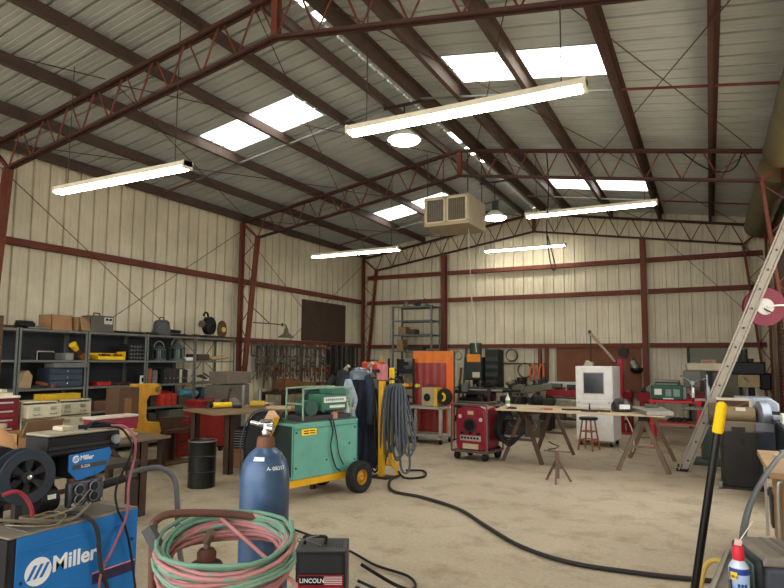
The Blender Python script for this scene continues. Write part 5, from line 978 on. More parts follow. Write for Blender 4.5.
# stool
e = thing('wooden_stool', 'reddish wooden stool with black round seat in front of the white cabinet', 'stool', (-2.13, 12.35, 0)); WS = M('#9a5a38', .5, 0, .3)
B().lathe([(0, .58), (.17, .58), (.18, .6), (.17, .63), (0, .635)], n=28).build('seat', BLACK, e)
for k in range(4): a = k*pi/2+.5; B().cyl((.12*cos(a), .12*sin(a), .58), (.21*cos(a), .21*sin(a), 0), .016, .018, 10).build('leg', WS, e)
for z in (.2, .36): 
    r = .12+.09*(1-z/.58); b = B()
    for k in range(4): a = k*pi/2+.5; b.cyl((r*cos(a), r*sin(a), z), (r*cos(a+pi/2), r*sin(a+pi/2), z), .011, n=8)
    b.build('rung_frame', WS, e)
# jack stand
e = thing('jack_stand', 'rusty tripod stand with flat head standing alone on the floor', 'stand', (-1.97, 8.86, 0)); JS = M('#6e5a4f', .7, .3, .4)
B().cyl((0, 0, .05), (0, 0, .42), .028).build('column', JS, e)
for k in range(3): a = k*2*pi/3+.6; B().bar((.02*cos(a), .02*sin(a), .3), (.2*cos(a), .2*sin(a), 0), .025).build('leg', JS, e)
B().bar((-.19, 0, .425), (.19, .03, .425), .04, .02).build('head_bar', JS, e); B().tube([(-.12, -.02, .45), (-.02, -.02, .47), (.03, 0, .5), (-.06, 0, .53), (-.12, 0, .56)], .01).build('handle', DSTEEL, e); B().ring((0, 0, .2), .07, .007).build('collar', JS, e)
# white cabinet
e = thing('control_cabinet', 'tall white wheeled cabinet with a dark screen in its door', 'cabinet', (-2.08, 13.25, 0), -.09); WC = M('#e3e0d9', .45, 0, .2, 3)
B().bx(-.37, .37, -.32, .36, .12, 1.62).build('body', WC, e, .008); B().bx(-.35, .35, -.335, -.32, .95, 1.6).build('upper_door', M('#e6e3dc', .4), e, .004); B().bx(-.21, .21, -.345, -.334, 1.05, 1.5).build('screen_frame', M('#bdbab2', .5), e); B().bx(-.195, .195, -.349, -.344, 1.07, 1.48).build('screen', M('#272b2e', .15), e); B().bx(-.35, .35, -.335, -.32, .16, .82).build('lower_door', M('#e6e3dc', .4), e, .004); B().bx(-.35, .35, -.345, -.32, .86, .92).build('keyboard_ledge', WC, e, .004); b = B(); b.cyl((-.3, -.346, .89), (-.3, -.35, .89), .012); b.cyl((.3, -.346, .89), (.3, -.35, .89), .012); b.build('latch', DGREY, e)
for x in (-.3, .3):
    for y in (-.25, .28): c_ = B().cyl((x-.025, y, .05), (x+.025, y, .05), .05).build('caster', RUBBER, e); B().bx(x-.035, x+.035, y-.03, y+.03, .06, .12).build('fork', STEEL, c_)
tag(B().prism([(-2.62, 1.63), (-2.3, 1.63), (-2.38, 1.9), (-2.5, 1.88)], 'y', 13.05, 13.3).build('paper_bag', M('#d8d2c2', .8), None, .01), 'crumpled white paper bag on top of the white cabinet', 'bag') if False else None
e = thing('covered_machine', 'black rounded cover standing between the second steel table and the teal trailer', 'cover', (-5.33, 6.6, 0), .3)
B().prism([(-.3, 0), (.3, 0), (.32, .55), (.26, .85), (.12, 1.0), (-.1, 1.02), (-.25, .9), (-.31, .6)], 'y', -.18, .18).build('black_cover', M('#1c1d1f', .6, 0, .3), e, .05); B().tube(smoothpts([(-.31, -.19, .05), (-.32, -.2, .6), (-.2, -.2, .95), (.0, -.2, 1.04), (.2, -.2, .95)]), .012).build('piping', M('#4d4e50', .5), e)
# ================================================================ BACK WALL: RED BENCHES, MACHINES, CLUTTER
RB = M('#a11f2a', .4, 0, .25, 3); CR = M('#8f1d29', .45, 0, .3, 3)
# long red saw table at the gable wall
e = thing('saw_table', 'long red steel roller table running behind the white cabinet', 'table', (-2.5, 16.3, 0)); B().bx(-1.6, .78, -.3, .3, .82, .98).build('table_beam', CR, e, .006); B().bx(-1.5, .6, -.34, .32, .72, .75).build('paper_ledge', M('#c9bba6', .6), e)
for x in (-1.5, -.3, .7):
    for y in (-.25, .25): B().bx(x-.05, x+.05, y-.05, y+.05, 0, .82).build('leg', CR, e)
for k in range(8): B().cyl((-1.4+k*.3, -.28, 1.0), (-1.4+k*.3, .28, 1.0), .03, n=10).build('roller', STEEL, e)
B().bx(-1.45, .7, -.2, .2, .2, .24).build('lower_shelf', DSTEEL, e)
for k, (x, c, lab) in enumerate(((-3.6, '#6b6253', 'brown grey block stored low under the red roller table'), (-3.0, '#7a7466', 'pale steel block stored low under the red roller table'), (-2.2, '#4a4640', 'dark casting stored low under the red roller table'))): tag(B().bx(x-.2, x+.2, 16.15, 16.45, .245, .45).build('steel_block', M(c, .6, .3)), lab, 'block')
e = thing('jib_arm', 'red post with a rusty slanted tube arm beside the white cabinet', 'jib', (-1.93, 15.7, 0)); B().bx(-.06, .06, -.06, .06, 0, 1.78).build('post', RB, e, .006); B().cyl((-.12, 0, 1.72), (-.72, .1, 2.45), .035).build('arm', M('#a98f7d', .5, .3), e); B().bx(-.75, -.69, .06, .14, 2.42, 2.5).build('arm_head', RUST, e); B().cyl((-.7, .1, 2.42), (-.7, .1, 1.7), .012).build('chain_drop', DSTEEL, e); B().sph((-.12, 0, 1.72), .05).build('pivot', STEEL, e); B().bx(-.25, .25, -.25, .25, 0, .02).build('base_plate', RB, e)
# things on the roller table
for x0, x1, y, z1, c, lab, nm in ((-3.85, -3.1, 16.45, .14, '#c6c2b8', 'long pale box on the red roller table', 'box'), (-3.05, -2.75, 16.45, .22, '#5d5c58', 'dark grey case on the red roller table', 'case'), (-3.95, -3.45, 16.2, .1, '#57624f', 'green grey tray of parts on the red roller table', 'tray'), (-3.3, -2.8, 16.15, .08, '#3b3b3a', 'flat black case on the red roller table', 'case'), (-2.35, -2.1, 16.4, .25, '#7a6f58', 'tan machine part on the red roller table', 'part')):
    tag(B().bx(x0, x1, y-.1, y+.1, 1.035, 1.035+z1).build('parts_'+nm, M(c, .6), None, .008), lab, nm)
tag(B().prism([(-3.05, 1.26), (-2.8, 1.26), (-2.66, 1.68), (-2.85, 1.75), (-2.95, 1.55)], 'y', 16.35, 16.6).build('paper_bag', M('#cfc8b6', .8), None, .015), 'crumpled white paper bag leaning beside the white cabinet', 'bag'); tag(B().bx(-3.06, -2.74, 16.35, 16.58, 1.258, 1.262).build('bag_board', CARD), 'thin board under the paper bag', 'board')
tag(B().sph((-2.6, 16.5, 1.16), (.16, .14, .12)).build('yellow_rag', M('#c7b04a', .8)), 'dull yellow rag on the red roller table', 'rag')
# hardware on the brown board
for x, z, s_, c, lab in ((-1.95, 1.98, .13, '#2b2522', 'dark round tool hung high on the brown board'), (-1.62+.0, 0, 0, '#000000', '')):
    if s_: 
        e = thing('hanging_tool', lab, 'tool', (x-.15, 17.84, z)); B().cyl((0, .04, 0), (0, -.08, 0), s_).build('body', M(c, .5), e); B().bx(-.03, .03, -.06, .04, .1, .2).build('hook', DSTEEL, e)
e = thing('grinding_head', 'grey tool with black cup hanging on the brown board', 'tool', (-1.82, 17.82, 1.55)); B().cyl((-.06, .0, .18), (.04, -.05, -.02), .1).build('body', M('#8f8b80', .4, .3), e); B().lathe([(0, 0), (.16, 0), (.17, -.06), (.1, -.14), (0, -.14)], (.06, -.05, .0)).build('cup', BLACK, e); B().bx(-.06, .0, 0, .06, .2, .3).build('hook', DSTEEL, e)
e = thing('hanging_disc', 'black disc hanging low on the brown board behind the red post', 'disc', (-2.3, 17.82, 1.3)); B().cyl((0, .06, 0), (0, 0, 0), .2, n=24).build('disc', M('#1f1e1f', .5), e)
# red bench with shelf and green power source
e = thing('work_bench', 'bright red open frame bench with a lower shelf holding the green power source', 'bench', (-.72, 14.05, 0)); RR = M('#c02233', .4, 0, .2, 3)
B().bx(-.42, .55, -.3, .55, .88, .93).build('bench_top', RR, e, .004); B().bx(-.42, .55, -.3, .55, .42, .46).build('shelf', M('#b35a55', .5, 0, .35), e, .004)
for x, y in ((-.38, -.26), (.5, -.26), (-.38, .5), (.5, .5)): B().bx(x-.035, x+.035, y-.035, y+.035, 0, .9).build('leg', RR, e)
e = thing('power_source', 'dark green welding power source with pale labels on the bright red bench', 'power source', (-.78, 14.0, .935)); PG = M('#245540', .4, 0, .25)
B().bx(-.32, .28, -.15, .3, 0, .3).build('case', PG, e, .02); B().bx(-.34, -.32, -.15, .3, .02, .28).build('end_panel', M('#5f6560', .5), e); B().bx(.28, .34, -.14, .28, .02, .27).build('rear_grille', M('#7d7c76', .5), e)
b = B(); b.bx(-.26, -.12, -.156, -.149, .1, .22); b.build('white_label', WHITE, e); b = B(); b.bx(-.05, .06, -.156, -.149, .07, .22); b.bx(.1, .22, -.156, -.149, .07, .22); b.build('vent_panel', M('#7f9286', .5), e); B().tube([(-.25, 0, .3), (-.25, 0, .35), (.2, 0, .35), (.2, 0, .3)], .012).build('handle', BLACK, e); b = B(); b.bx(-.1, .1, -.156, -.149, .01, .04); b.build('name_strip', M('#cfd3cb', .5), e)
tag(B().bx(-.35, .05, 13.85, 14.2, .935, .97).build('steel_offcut', M('#b3a58d', .6, .2)), 'pale flat bar lying beside the green power source', 'offcut')
e = thing('shelf_tool', 'dark bundle of clamps on the lower shelf of the bright red bench', 'clamps', (-.6, 14.15, .465)); 
for k in range(4): B().bar((-.2+.1*k, -.1, .04), (-.1+.1*k, .2, .06), .05).build('clamp', DSTEEL, e)
# long dark red machine beam with vise behind bench
e = thing('iron_worker', 'dark red machine bed with a grey vise behind the bright red bench', 'machine', (-1.0, 16.3, 0)); B().bx(-.6, 1.0, -.2, .35, .75, .97).build('bed', CR, e, .006); b = B()
for x in (-.5, .9): B().bx(x-.06, x+.06, -.15, .3, 0, .75).build('leg', CR, e)
B().bx(-.4, .35, -.15, .2, .97, 1.1).build('grey_slide', M('#77756b', .5, .4), e, .01); B().prism([(-.38, 1.1), (.4, 1.1), (.34, 1.28), (-.2, 1.3)], 'y', -.1, .1).build('vise_body', M('#8a887c', .5, .4), e, .01); B().cyl((.35, -.05, 1.0), (.6, -.05, 1.0), .02).build('vise_screw', STEEL, e)
for i, (x, y, h, c) in enumerate(((-.15, 16.9, 1.25, '#5b3a33'), (.0, 16.95, 1.5, '#3c3834'), (.12, 16.9, 1.2, '#4a4038'))): tag(B().bx(x-.08, x+.08, y, y+.2, 0, h).build('steel_post', M(c, .6, .2)), ['rusty short stub standing by the gable wall', 'dark tall stub standing by the gable wall', 'brown shortest stub standing by the gable wall'][i], 'post')
# exit sign
e = thing('exit_sign', 'small exit sign leaning above the walk door behind the drill press', 'sign', (-.02, 17.8, 1.66)); B().bx(-.17, .17, -.0, .03, -.01, .13).build('plate', M('#c7a58c', .5), e); text('EXIT', .1, M('#b3382b', .5), e, (-.125, -.003, .02), FY, 'lettering', .001, bold=.002)
# beige drill press
e = thing('drill_press', 'floor standing drill press with beige belt cover beside the ladder', 'drill press', (-.07, 11.75, 0)); BG = M('#958b76', .45, 0, .3)
B().bx(-.28, .2, -.3, .3, 0, .07).build('base', M('#4f5a50', .5, .2), e, .01); B().cyl((.03, .1, .07), (.03, .1, 1.5), .045).build('column', M('#8e9096', .3, .8), e); B().cyl((.03, .1, .07), (.03, .1, .62), .14).build('lower_sleeve', M('#4b5a52', .5), e, .01)
b = B(); n = 20; poly = [(-.28, -.11), (.22, -.13), (.31, -.08), (.33, 0), (.31, .08), (.22, .13), (-.28, .11), (-.3, 0)]; b.prism(poly, 'z', 1.57, 1.70); b.build('belt_cover', BG, e, .015)
B().bx(-.34, -.08, -.1, .1, 1.28, 1.57).build('head', M('#55574f', .5), e, .02); B().cyl((-.2, 0, 1.28), (-.2, 0, 1.1), .03).build('quill', CHROME, e); B().cyl((-.2, 0, 1.1), (-.2, 0, 1.02), .03, .018).build('chuck', DSTEEL, e); hub = B().cyl((-.2, -.1, 1.36), (-.2, -.16, 1.36), .035).build('feed_hub', STEEL, e); b = B()
for a in (.4, 2.5, 4.6): b.cyl((-.2, -.14, 1.36), (-.2+.2*cos(a), -.18, 1.36+.2*sin(a)), .009, n=8); b.sph((-.2+.2*cos(a), -.18, 1.36+.2*sin(a)), .022)
b.build('feed_handle', STEEL, hub); B().bx(.1, .26, -.1, .1, 1.3, 1.56).build('motor', DGREY, e, .02); B().bx(-.36, .06, -.18, .2, .9, .94).build('table', M('#6b6a64', .5, .5), e, .006); B().bx(-.02, .08, .04, .16, .84, .98).build('table_bracket', DSTEEL, e)
# black drill press
e = thing('drill_press', 'black headed drill press with tan front plate near the far corner', 'drill press', (.75, 14.9, 0))
B().bx(-.3, .25, -.3, .3, 0, .08).build('base', BLACK, e); B().cyl((.03, .1, .08), (.03, .1, 1.8), .06).build('column', DGREY, e); B().bx(-.34, .28, -.2, .25, 1.46, 1.73).build('belt_cover', M('#1c1b1b', .4), e, .03); B().bx(-.22, .17, -.22, .1, 1.2, 1.46).build('head', M('#a08d68', .5), e, .012); B().cyl((-.04, -.22, 1.33), (-.04, -.26, 1.33), .03).build('feed_hub', STEEL, e); B().cyl((-.04, -.27, 1.33), (-.14, -.3, 1.42), .012).build('feed_handle', STEEL, e); B().bx(.17, .38, -.12, .18, 1.15, 1.5).build('motor', BLACK, e, .03); B().cyl((-.06, -.05, 1.2), (-.06, -.05, .98), .035).build('quill', STEEL, e); B().bx(-.38, .1, -.25, .22, .88, .92).build('table', DSTEEL, e); B().cyl((-.08, .05, 1.73), (-.08, .05, 2.0), .06).build('top_pulley', DGREY, e); B().bx(-.02, .08, .04, .16, .8, .95).build('table_bracket', DSTEEL, e)
# grinder pedestal
e = thing('pedestal_grinder', 'dark cabinet pedestal carrying a double ended tan grinder', 'grinder', (.32, 9.75, 0)); PD = M('#2d2b28', .6, .1, .35)
B().prism([(-.2, .03), (.24, .03), (.22, .76), (-.18, .76)], 'y', -.15, .3).build('pedestal', PD, e, .006); B().bx(-.24, .28, -.2, .33, 0, .03).build('base_plate', DSTEEL, e); B().bx(.03, .06, -.153, -.14, .6, .68).build('slot', BLACK, e); B().prism([(-.24, .76), (.32, .76), (.22, .9), (-.14, .9)], 'y', -.12, .25).build('motor_base', M('#6a604f', .55), e, .008); B().bx(-.08, .08, -.135, -.12, .77, .83).build('switch_plate', M('#2a2826', .5), e)
B().cyl((-.18, .06, .99), (.22, .06, .99), .105, n=24).build('motor', M('#7c6a50', .5, .1), e, .012); B().bx(-.02, .1, -.03, .0, 1.04, 1.09).build('data_label', M('#c7c0ab', .5), e); B().cyl((-.34, .06, .99), (-.18, .06, .99), .05).build('shaft_housing', M('#6b5a45', .5), e)
B().lathe([(0, -.06), (.15, -.06), (.16, -.05), (.16, .05), (.15, .06), (0, .06)], (-.3, .08, .98), (1, 0, 0), 24).build('wheel_guard', M('#4d4437', .6), e); B().lathe([(0, -.06), (.17, -.06), (.185, -.05), (.185, .05), (.17, .06), (0, .06)], (.3, .08, 1.0), (1, .3, 0), 24).build('wheel_guard', M('#8f959e', .35, .4), e); B().bx(.2, .42, -.14, -.05, .78, .9).build('tool_rest', M('#6b6e72', .4, .5), e, .006)
B().cyl((-.26, -.22, .05), (-.22, -.22, .05), .05).build('caster', M('#7d7a75', .5), e)
e = thing('wooden_crate', 'dark slatted crate with pale rim behind the grinder', 'crate', (.28, 10.33, 0)); B().bx(-.18, .22, -.15, .2, .0, .95).build('crate_stand', DSTEEL, e); b = B(); b.bx(-.2, .22, -.17, .2, .95, 1.16); b.build('body', M('#4a3328', .7), e, .005); b = B(); b.bx(-.21, .23, -.18, .21, 1.16, 1.18); b.bx(.205, .235, -.18, .2, .95, 1.17); b.build('rim', M('#b8ab93', .6), e); b = B(); b.bar((-.19, -.18, .96), (.2, -.18, 1.15), .02); b.bar((-.19, -.18, 1.15), (.2, -.18, .96), .02); b.build('cross_slat', M('#6b4a38', .7), e)
e = thing('engine_cover', 'pale silver blue motor cover behind the grinder', 'cover', (.62, 11.0, 0)); B().bx(-.25, .25, -.3, .3, 0, .98).build('stand', M('#2b2f38', .6), e); B().prism([(-.3, .98), (.28, .98), (.28, 1.1), (.18, 1.18), (-.3, 1.18)], 'y', -.3, .3).build('cover', M('#8f97a3', .4, .2), e, .02)
e = thing('side_bench', 'bench with white clutter along the ladder side wall', 'bench', (.98, 9.2, 0)); B().bx(-.25, .35, -1.0, .9, .92, .96).build('bench_top', M('#2f3540', .6), e); B().bx(-.2, .3, -.95, .85, .0, .92).build('cabinet', M('#20242c', .6), e)
for k, (x, y, h, c, lab) in enumerate(((.86, 8.9, .12, '#dcd9d2', 'white carton at the front end of the dark side bench'), (.95, 9.3, .09, '#b9c4cf', 'pale blue tub on the dark side bench'), (1.05, 9.7, .16, '#c9c4b8', 'grey white box at the far end of the dark side bench'), (.82, 9.55, .05, '#8f9aa5', 'flat grey tray on the dark side bench'))): tag(B().bx(x-.1, x+.1, y-.12, y+.12, .962, .962+h).build('storage_tub', M(c, .5), None, .01), lab, 'box')
# wooden desk at the frame edge
e = thing('wooden_desk', 'wood topped workbench with bent steel tube legs and plywood side', 'desk', (.92, 6.75, 0)); B().bx(-.52, .5, -.9, .55, .77, .82).build('desk_top', M('#a58762', .5, 0, .35, 3), e, .006)
B().bx(-.44, .45, -.82, -.0, .12, .77).build('plywood_side', M('#a07a4f', .6, 0, .35, 3), e, .003)
for y in (-.85, .45): 
    b = B(); b.tube(smoothpts([(-.46, y, 0), (-.46, y, .66), (-.43, y, .74), (-.36, y, .76), (.36, y, .76), (.43, y, .74), (.46, y, .66), (.46, y, 0)], 4), .016); b.build('leg', M('#a5a29a', .35, .6), e)
b = B(); b.bx(-.46, -.44, -.1, .1, .2, .5); b.bx(-.47, -.445, .1, .2, .45, .5); b.build('bracket', DSTEEL, e)
e = thing('metal_part', 'small bare steel fitting lying on the wood topped workbench', 'fitting', (.62, 6.9, .822)); B().cyl((-.05, 0, .03), (.05, .02, .03), .03).build('body', STEEL, e); B().bx(-.1, .1, -.06, .06, 0, .012).build('plate', M('#b9b6ad', .5), e)
tag(B().cyl((.85, 6.95, .822), (.87, 6.95, .9), .04).build('steel_cup', STEEL), 'small steel cup on the wood topped workbench', 'cup')
cable('grey_hose', 'dark grey hose arching from the dusty machine up to the wood topped workbench', [(.1, 3.02, .9), (.1, 3.08, .93), (.118, 3.255, .97), (.155, 3.55, 1.0), (.222, 3.925, 1.04), (.32, 4.43, 1.075), (.44, 5.05, 1.08), (.6, 5.8, 1.0), (.75, 6.2, .86), (.85, 6.5, .84)], .015, M('#57585a', .55), 'hose')
cable('orange_hose', 'pale orange hose loop at the foot of the plywood side', [(.5, 5.7, .02), (.62, 5.55, .1), (.75, 5.6, .2), (.9, 5.7, .15), (1.0, 5.6, .02)], .02, M('#d9b28a', .5), 'hose')
# ---- dark green mill and clutter centre back
e = thing('milling_machine', 'dark green milling machine with an orange sign panel in the middle of the gable wall', 'milling machine', (-5.55, 15.8, 0)); e.scale = (1.12, 1.0, 1.04); GM = M('#2a322c', .5, .1, .4)
B().bx(-.35, .35, -.2, .45, 0, .5).build('base', GM, e, .02); B().bx(-.22, .22, .05, .45, .5, 1.5).build('column', GM, e, .02); B().bx(-.32, .12, -.3, .3, 1.15, 1.75).build('head', M('#323b35', .45), e, .03); B().cyl((-.1, -.05, 1.75), (-.1, -.05, 2.12), .15).build('motor', M('#3a443d', .45), e, .02); B().bx(-.24, .1, -.32, -.3, 1.62, 1.82).build('sign_panel', M('#e08a2a', .5), e); B().bx(-.1, .08, -.32, -.3, 1.22, 1.36).build('data_label', M('#cfc7b0', .5), e); B().bx(.16, .5, -.15, .35, .95, 1.95).build('gear_tower', M('#232723', .5), e, .02)
for k in range(4): B().bx(.18, .48, -.18, -.14, 1.05+.2*k, 1.15+.2*k).build('tower_rib', M('#3b403a', .5), e)
B().bx(-.7, .7, -.4, .1, .85, .97).build('table', M('#5c5b55', .45, .5), e, .01); B().bx(-.2, .2, -.35, .2, .5, .85).build('knee', GM, e, .01); B().ring((-.45, -.35, 1.78), .11, .014, (.3, 1, 0)).build('handwheel', STEEL, e); b = B(); b.cyl((-.72, -.15, .91), (-.85, -.15, .91), .02); b.cyl((-.85, -.15, .82), (-.85, -.15, 1.0), .015); b.build('table_crank', STEEL, e); B().cyl((0, 0, 1.15), (0, 0, 1.02), .05).build('spindle', STEEL, e)
# pipe racks and stock
rk = thing('pipe_rack', 'rusty steel stock rack with pipe arms before the green milling machine', 'rack', (-5.0, 13.6, 0)); 
for x in (-.6, .5):
    for y in (-.2, .2): B().bx(x-.03, x+.03, y-.03, y+.03, 0, 1.1).build('post', RUST, rk)
for z in (.3, .62, .95): b = B(); b.bx(-.62, .52, -.22, -.17, z, z+.05); b.bx(-.62, .52, .17, .22, z, z+.05); b.build('arm', DSTEEL, rk, smooth=False)
pl = ['rusty', 'grey', 'bright', 'dark']
n_ = 0
for z in (.355, .675, 1.005):
    for k in range(6):
        m_ = (RUST, DSTEEL, STEEL, BLACK)[(k+int(z*10)) % 4]
        tag(B().cyl((-5.9+random.uniform(0, .3), 13.44+k*.06, z+.027), (-4.2+random.uniform(0, .4), 13.44+k*.06, z+.027), .026, n=10).build('steel_pipe', m_), '%s steel pipe lying across the rusty stock rack' % pl[(k+int(z*10)) % 4], 'pipe', '%s pipes on the stock rack' % pl[(k+int(z*10)) % 4])
e = thing('hydraulic_pump', 'dark machine with round domed lamp head in the clutter before the green mill', 'machine', (-4.35, 14.9, 0)); B().bx(-.3, .25, -.25, .25, 0, .85).build('body', M('#3a3530', .6, .2), e, .02); B().cyl((-.1, 0, .85), (-.1, 0, 1.12), .05).build('stem', DSTEEL, e); B().sph((-.1, 0, 1.16), (.11, .11, .07)).build('dome', M('#6d6a5c', .5, .3), e); b = B(); b.bar((.1, -.26, .7), (.35, -.3, 1.15), .03); b.build('lever', STEEL, e)
e = thing('bandsaw', 'dark horizontal bandsaw with grey bow among the clutter by the red table end', 'saw', (-4.02, 15.6, 0)); B().bx(-.55, .5, -.25, .2, .65, .78).build('bed', M('#4e4a40', .5, .3), e, .01); 
for x in (-.5, .45):
    for y in (-.2, .15): B().bx(x-.03, x+.03, y-.03, y+.03, 0, .65).build('leg', DSTEEL, e)
B().box((0, 0, 1.0), (.95, .12, .16), ry=-.2).build('bow', M('#6b6a5b', .5), e, .02); B().cyl((-.4, -.08, .95), (-.4, .08, .95), .17).build('wheel_cover', M('#716c5d', .5), e); B().bx(.1, .3, -.15, .1, .78, .92).build('vise', DSTEEL, e)
e = thing('parts_bench', 'dark bench with wooden upright behind the plywood sheet', 'bench', (-4.35, 16.9, 0)); B().bx(-.7, .45, -.25, .3, .98, 1.05).build('bench_top', M('#6a6353', .6), e)
for x in (-.62, .4): B().bx(x-.05, x+.05, -.2, -.1, 0, .98).build('leg', M('#a98a66', .7), e); B().bx(x-.05, x+.05, .2, .3, 0, .98).build('leg', M('#8a6f52', .7), e)
for k, (x, h, c, lab) in enumerate(((-4.95, .14, '#6f655a', 'brown grey motor lump on the wooden legged bench'), (-4.7, .2, '#4e4b47', 'dark casting on the wooden legged bench'), (-4.45, .12, '#8d8778', 'pale casting on the wooden legged bench'), (-4.05, .24, '#3b3a3a', 'black gear case on the wooden legged bench'))):
    tag(B().lathe([(0, 0), (.1, 0), (.11, h*.4), (.07, h*.8), (.02, h), (0, h)], (x, 16.8, 1.052), n=14).build('machine_casting', M(c, .5, .3)), lab, 'casting')
def loop(lab, c, R_, r, mat, nm, n=1, ax=(0, 1, 0)):
    b = B()
    for k in range(n): b.ring((c[0]+.01*k, c[1]-.012*k, c[2]-.01*k), R_+.006*k, r, (ax[0]+.05*k, ax[1], ax[2]), 26, 6)
    return tag(b.build(nm, mat), lab, 'coil')
loop('brown hose ring hanging on the middle of the gable wall', (-5.25, 17.75, 1.9), .17, .016, M('#5e4f42', .6), 'hose_ring', 3)
loop('dark hose ring hanging lower beside the orange cords', (-4.85, 17.745, 1.45), .21, .018, M('#57504a', .6), 'hose_ring', 2)
tag(B().bx(-5.6, -4.2, 17.755, 17.795, 1.62, 1.66).build('hanging_rail', DSTEEL), 'thin dark rail on the gable wall carrying hoses and cords', 'rail')
for k, (x, L_) in enumerate(((-4.62, .52), (-4.36, .6))):
    tag(B().tube(smoothpts([(x, 17.75, 1.65), (x-.06, 17.7, 1.4), (x-.03, 17.7, 1.67-L_), (x+.05, 17.7, 1.67-L_-.04), (x+.08, 17.7, 1.4), (x+.02, 17.75, 1.65)]), .028, 8).build('extension_cable', M('#d9623a', .5)), ['looped orange extension cord hanging on the dark rail nearer the hose ring', 'longer looped orange extension cord hanging toward the brown board'][k], 'cord')
tag(B().prism([(-4.0, 1.05), (-3.35, 1.05), (-4.0, 1.7)], 'y', 17.55, 17.6).build('plywood_offcut', M('#a99572', .7)), 'triangular plywood offcut leaning under the red girt', 'offcut') if False else None
for x, lab in ((-4.42, 'dark red strut standing on the gable wall by the orange cords'), (-4.22, 'rusty strut standing on the gable wall beside the brown board')): struct(B().bar((x, 17.84, .05), (x, 17.84, 2.1), .09).build('wall_beam', PRIMER), lab, 'strut')
# round steel stock standing upright by the wall
for k in range(7):
    x = -6.95+k*.17; c = ('#6a4a3b', '#57544e', '#7c766a')[k % 3]; tag(B().cyl((x, 17.6, 0), (x+.05, 17.84, 1.5+.2*((k*3) % 4)), .035, n=10).build('steel_bar', M(c, .5, .4)), '%s steel bar leaning on the gable wall behind the green mill' % ['rusty', 'grey', 'pale'][k % 3], 'bar', '%s bars leaning behind the mill' % ['rusty', 'grey', 'pale'][k % 3])
for k, (x, y, w_, h, c, lab) in enumerate(((-6.7, 14.6, .5, .8, '#3b3734', 'dark machine body behind the red welding screen'), (-6.3, 15.1, .35, 1.1, '#4a3f38', 'tall rusty machine body beyond the red welding screen'), (-7.3, 13.6, .6, 1.0, '#3f4541', 'grey green steel cabinet behind the black rack'), (-4.1, 14.2, .4, .6, '#49423b', 'low dark gearbox behind the maroon welder'), (-3.6, 14.0, .35, .5, '#5c5247', 'low brown motor behind the plywood sheet'), (-5.3, 14.55, .6, 1.15, '#262522', 'black machine body just before the green mill'), (-4.75, 14.2, .5, 1.05, '#2e2a26', 'dark brown machine body behind the stock rack end'), (-3.75, 14.9, .45, .95, '#2b2b2a', 'charcoal machine body beside the red roller table end'), (-6.0, 14.2, .5, 1.2, '#302b28', 'dark machine body standing by the screen edge'))):
    e = thing('shop_machine', lab, 'machine', (x, y, 0)); B().bx(-w_/2, w_/2, -.25, .25, 0, h*.7).build('body', M(c, .6, .2), e, .02); B().cyl((-w_*.2, -.2, h*.8), (w_*.25, -.1, h*.8), .14).build('motor', M(c, .5, .4), e, .01); B().bx(-w_*.4, w_*.3, -.2, .2, h*.7, h*.72).build('cover', DSTEEL, e); B().ring((0, -.27, h*.5), .1, .012, (0, 1, 0)).build('handwheel', STEEL, e)
# ================================================================ NEAR RIGHT: DUSTY MACHINE, SPRAY CAN, LEVER BAR
e = thing('service_cart', 'dusty grey steel cart under the plastic machine and spray can', 'cart', (.30, 2.40, 0)); DS = M('#8d877c', .85, 0, .5, 4, .1)
B().prism([(-.36, -.42), (.55, -.42), (.55, .75), (-.27, .75)], 'z', .775, .8).build('tray', DS, e, .004); B().prism([(-.36, -.2), (-.29, -.2), (-.225, .52), (-.27, .56)], 'z', .8, .925).build('side_rail', DS, e, .008); b = B(); b.bar((-.34, -.2, .93), (-.255, .54, .93), .012); b.build('rail_edge', M('#a79f92', .85), e)
for x, y in ((-.3, -.38), (.5, -.38), (-.22, .7), (.5, .7)): B().bx(x-.02, x+.02, y-.02, y+.02, .1, .78).build('leg', DGREY, e); B().cyl((x-.015, y, .05), (x+.015, y, .05), .05).build('caster', RUBBER, e)
B().bx(-.28, .52, -.4, .7, .25, .28).build('shelf', DS, e)
e = thing('plasma_cutter', 'dusty grey plastic machine with angled control bezel behind the spray can', 'machine', (.24, 2.82, .803), .28); PLG = M('#8a8276', .85, 0, .55, 5); PBD = M('#4c5058', .55, 0, .4, 8)
B().bx(-.13, .28, -.13, .13, 0, .155).build('body', PBD, e, .02); B().prism([(-.15, .155), (.29, .155), (.27, .19), (-.12, .195)], 'y', -.14, .14).build('top_cover', PLG, e, .012)
B().bx(-.155, -.13, -.14, .14, .03, .18).build('bezel', M('#2f3236', .5), e, .012); B().bx(-.162, -.154, -.11, .11, .06, .155).build('display_panel', M('#4f5f5d', .3), e, .003); b = B(); b.cyl((-.162, .05, .11), (-.175, .05, .11), .02); b.build('knob', M('#5fae93', .4), e); b = B()
for k in range(7): b.bx(-.06+k*.04, -.045+k*.04, -.11, .11, .191, .2)
b.build('top_rib', M('#79726a', .85), e)
e = thing('spray_can', 'blue and white spray can with red cap standing before the dusty machine', 'spray can', (.068, 2.56, .803))
B().lathe([(0, 0), (.031, 0), (.033, .004), (.033, .17), (.031, .172), (.030, .178), (.018, .196), (.016, .2), (0, .2)], n=32).build('body', M('#c9d6e6', .3, .1, .05), e)
def canband(r, z0, z1, a0, a1, mat, nm, par):
    b = B(); n = 12; vs = []
    for i in range(n+1): a = -pi/2+a0+(a1-a0)*i/n; vs += [(r*cos(a), r*sin(a), z0), (r*cos(a), r*sin(a), z1)]
    b.add(vs, [(2*i, 2*i+2, 2*i+3, 2*i+1) for i in range(n)]); return b.build(nm, mat, par)
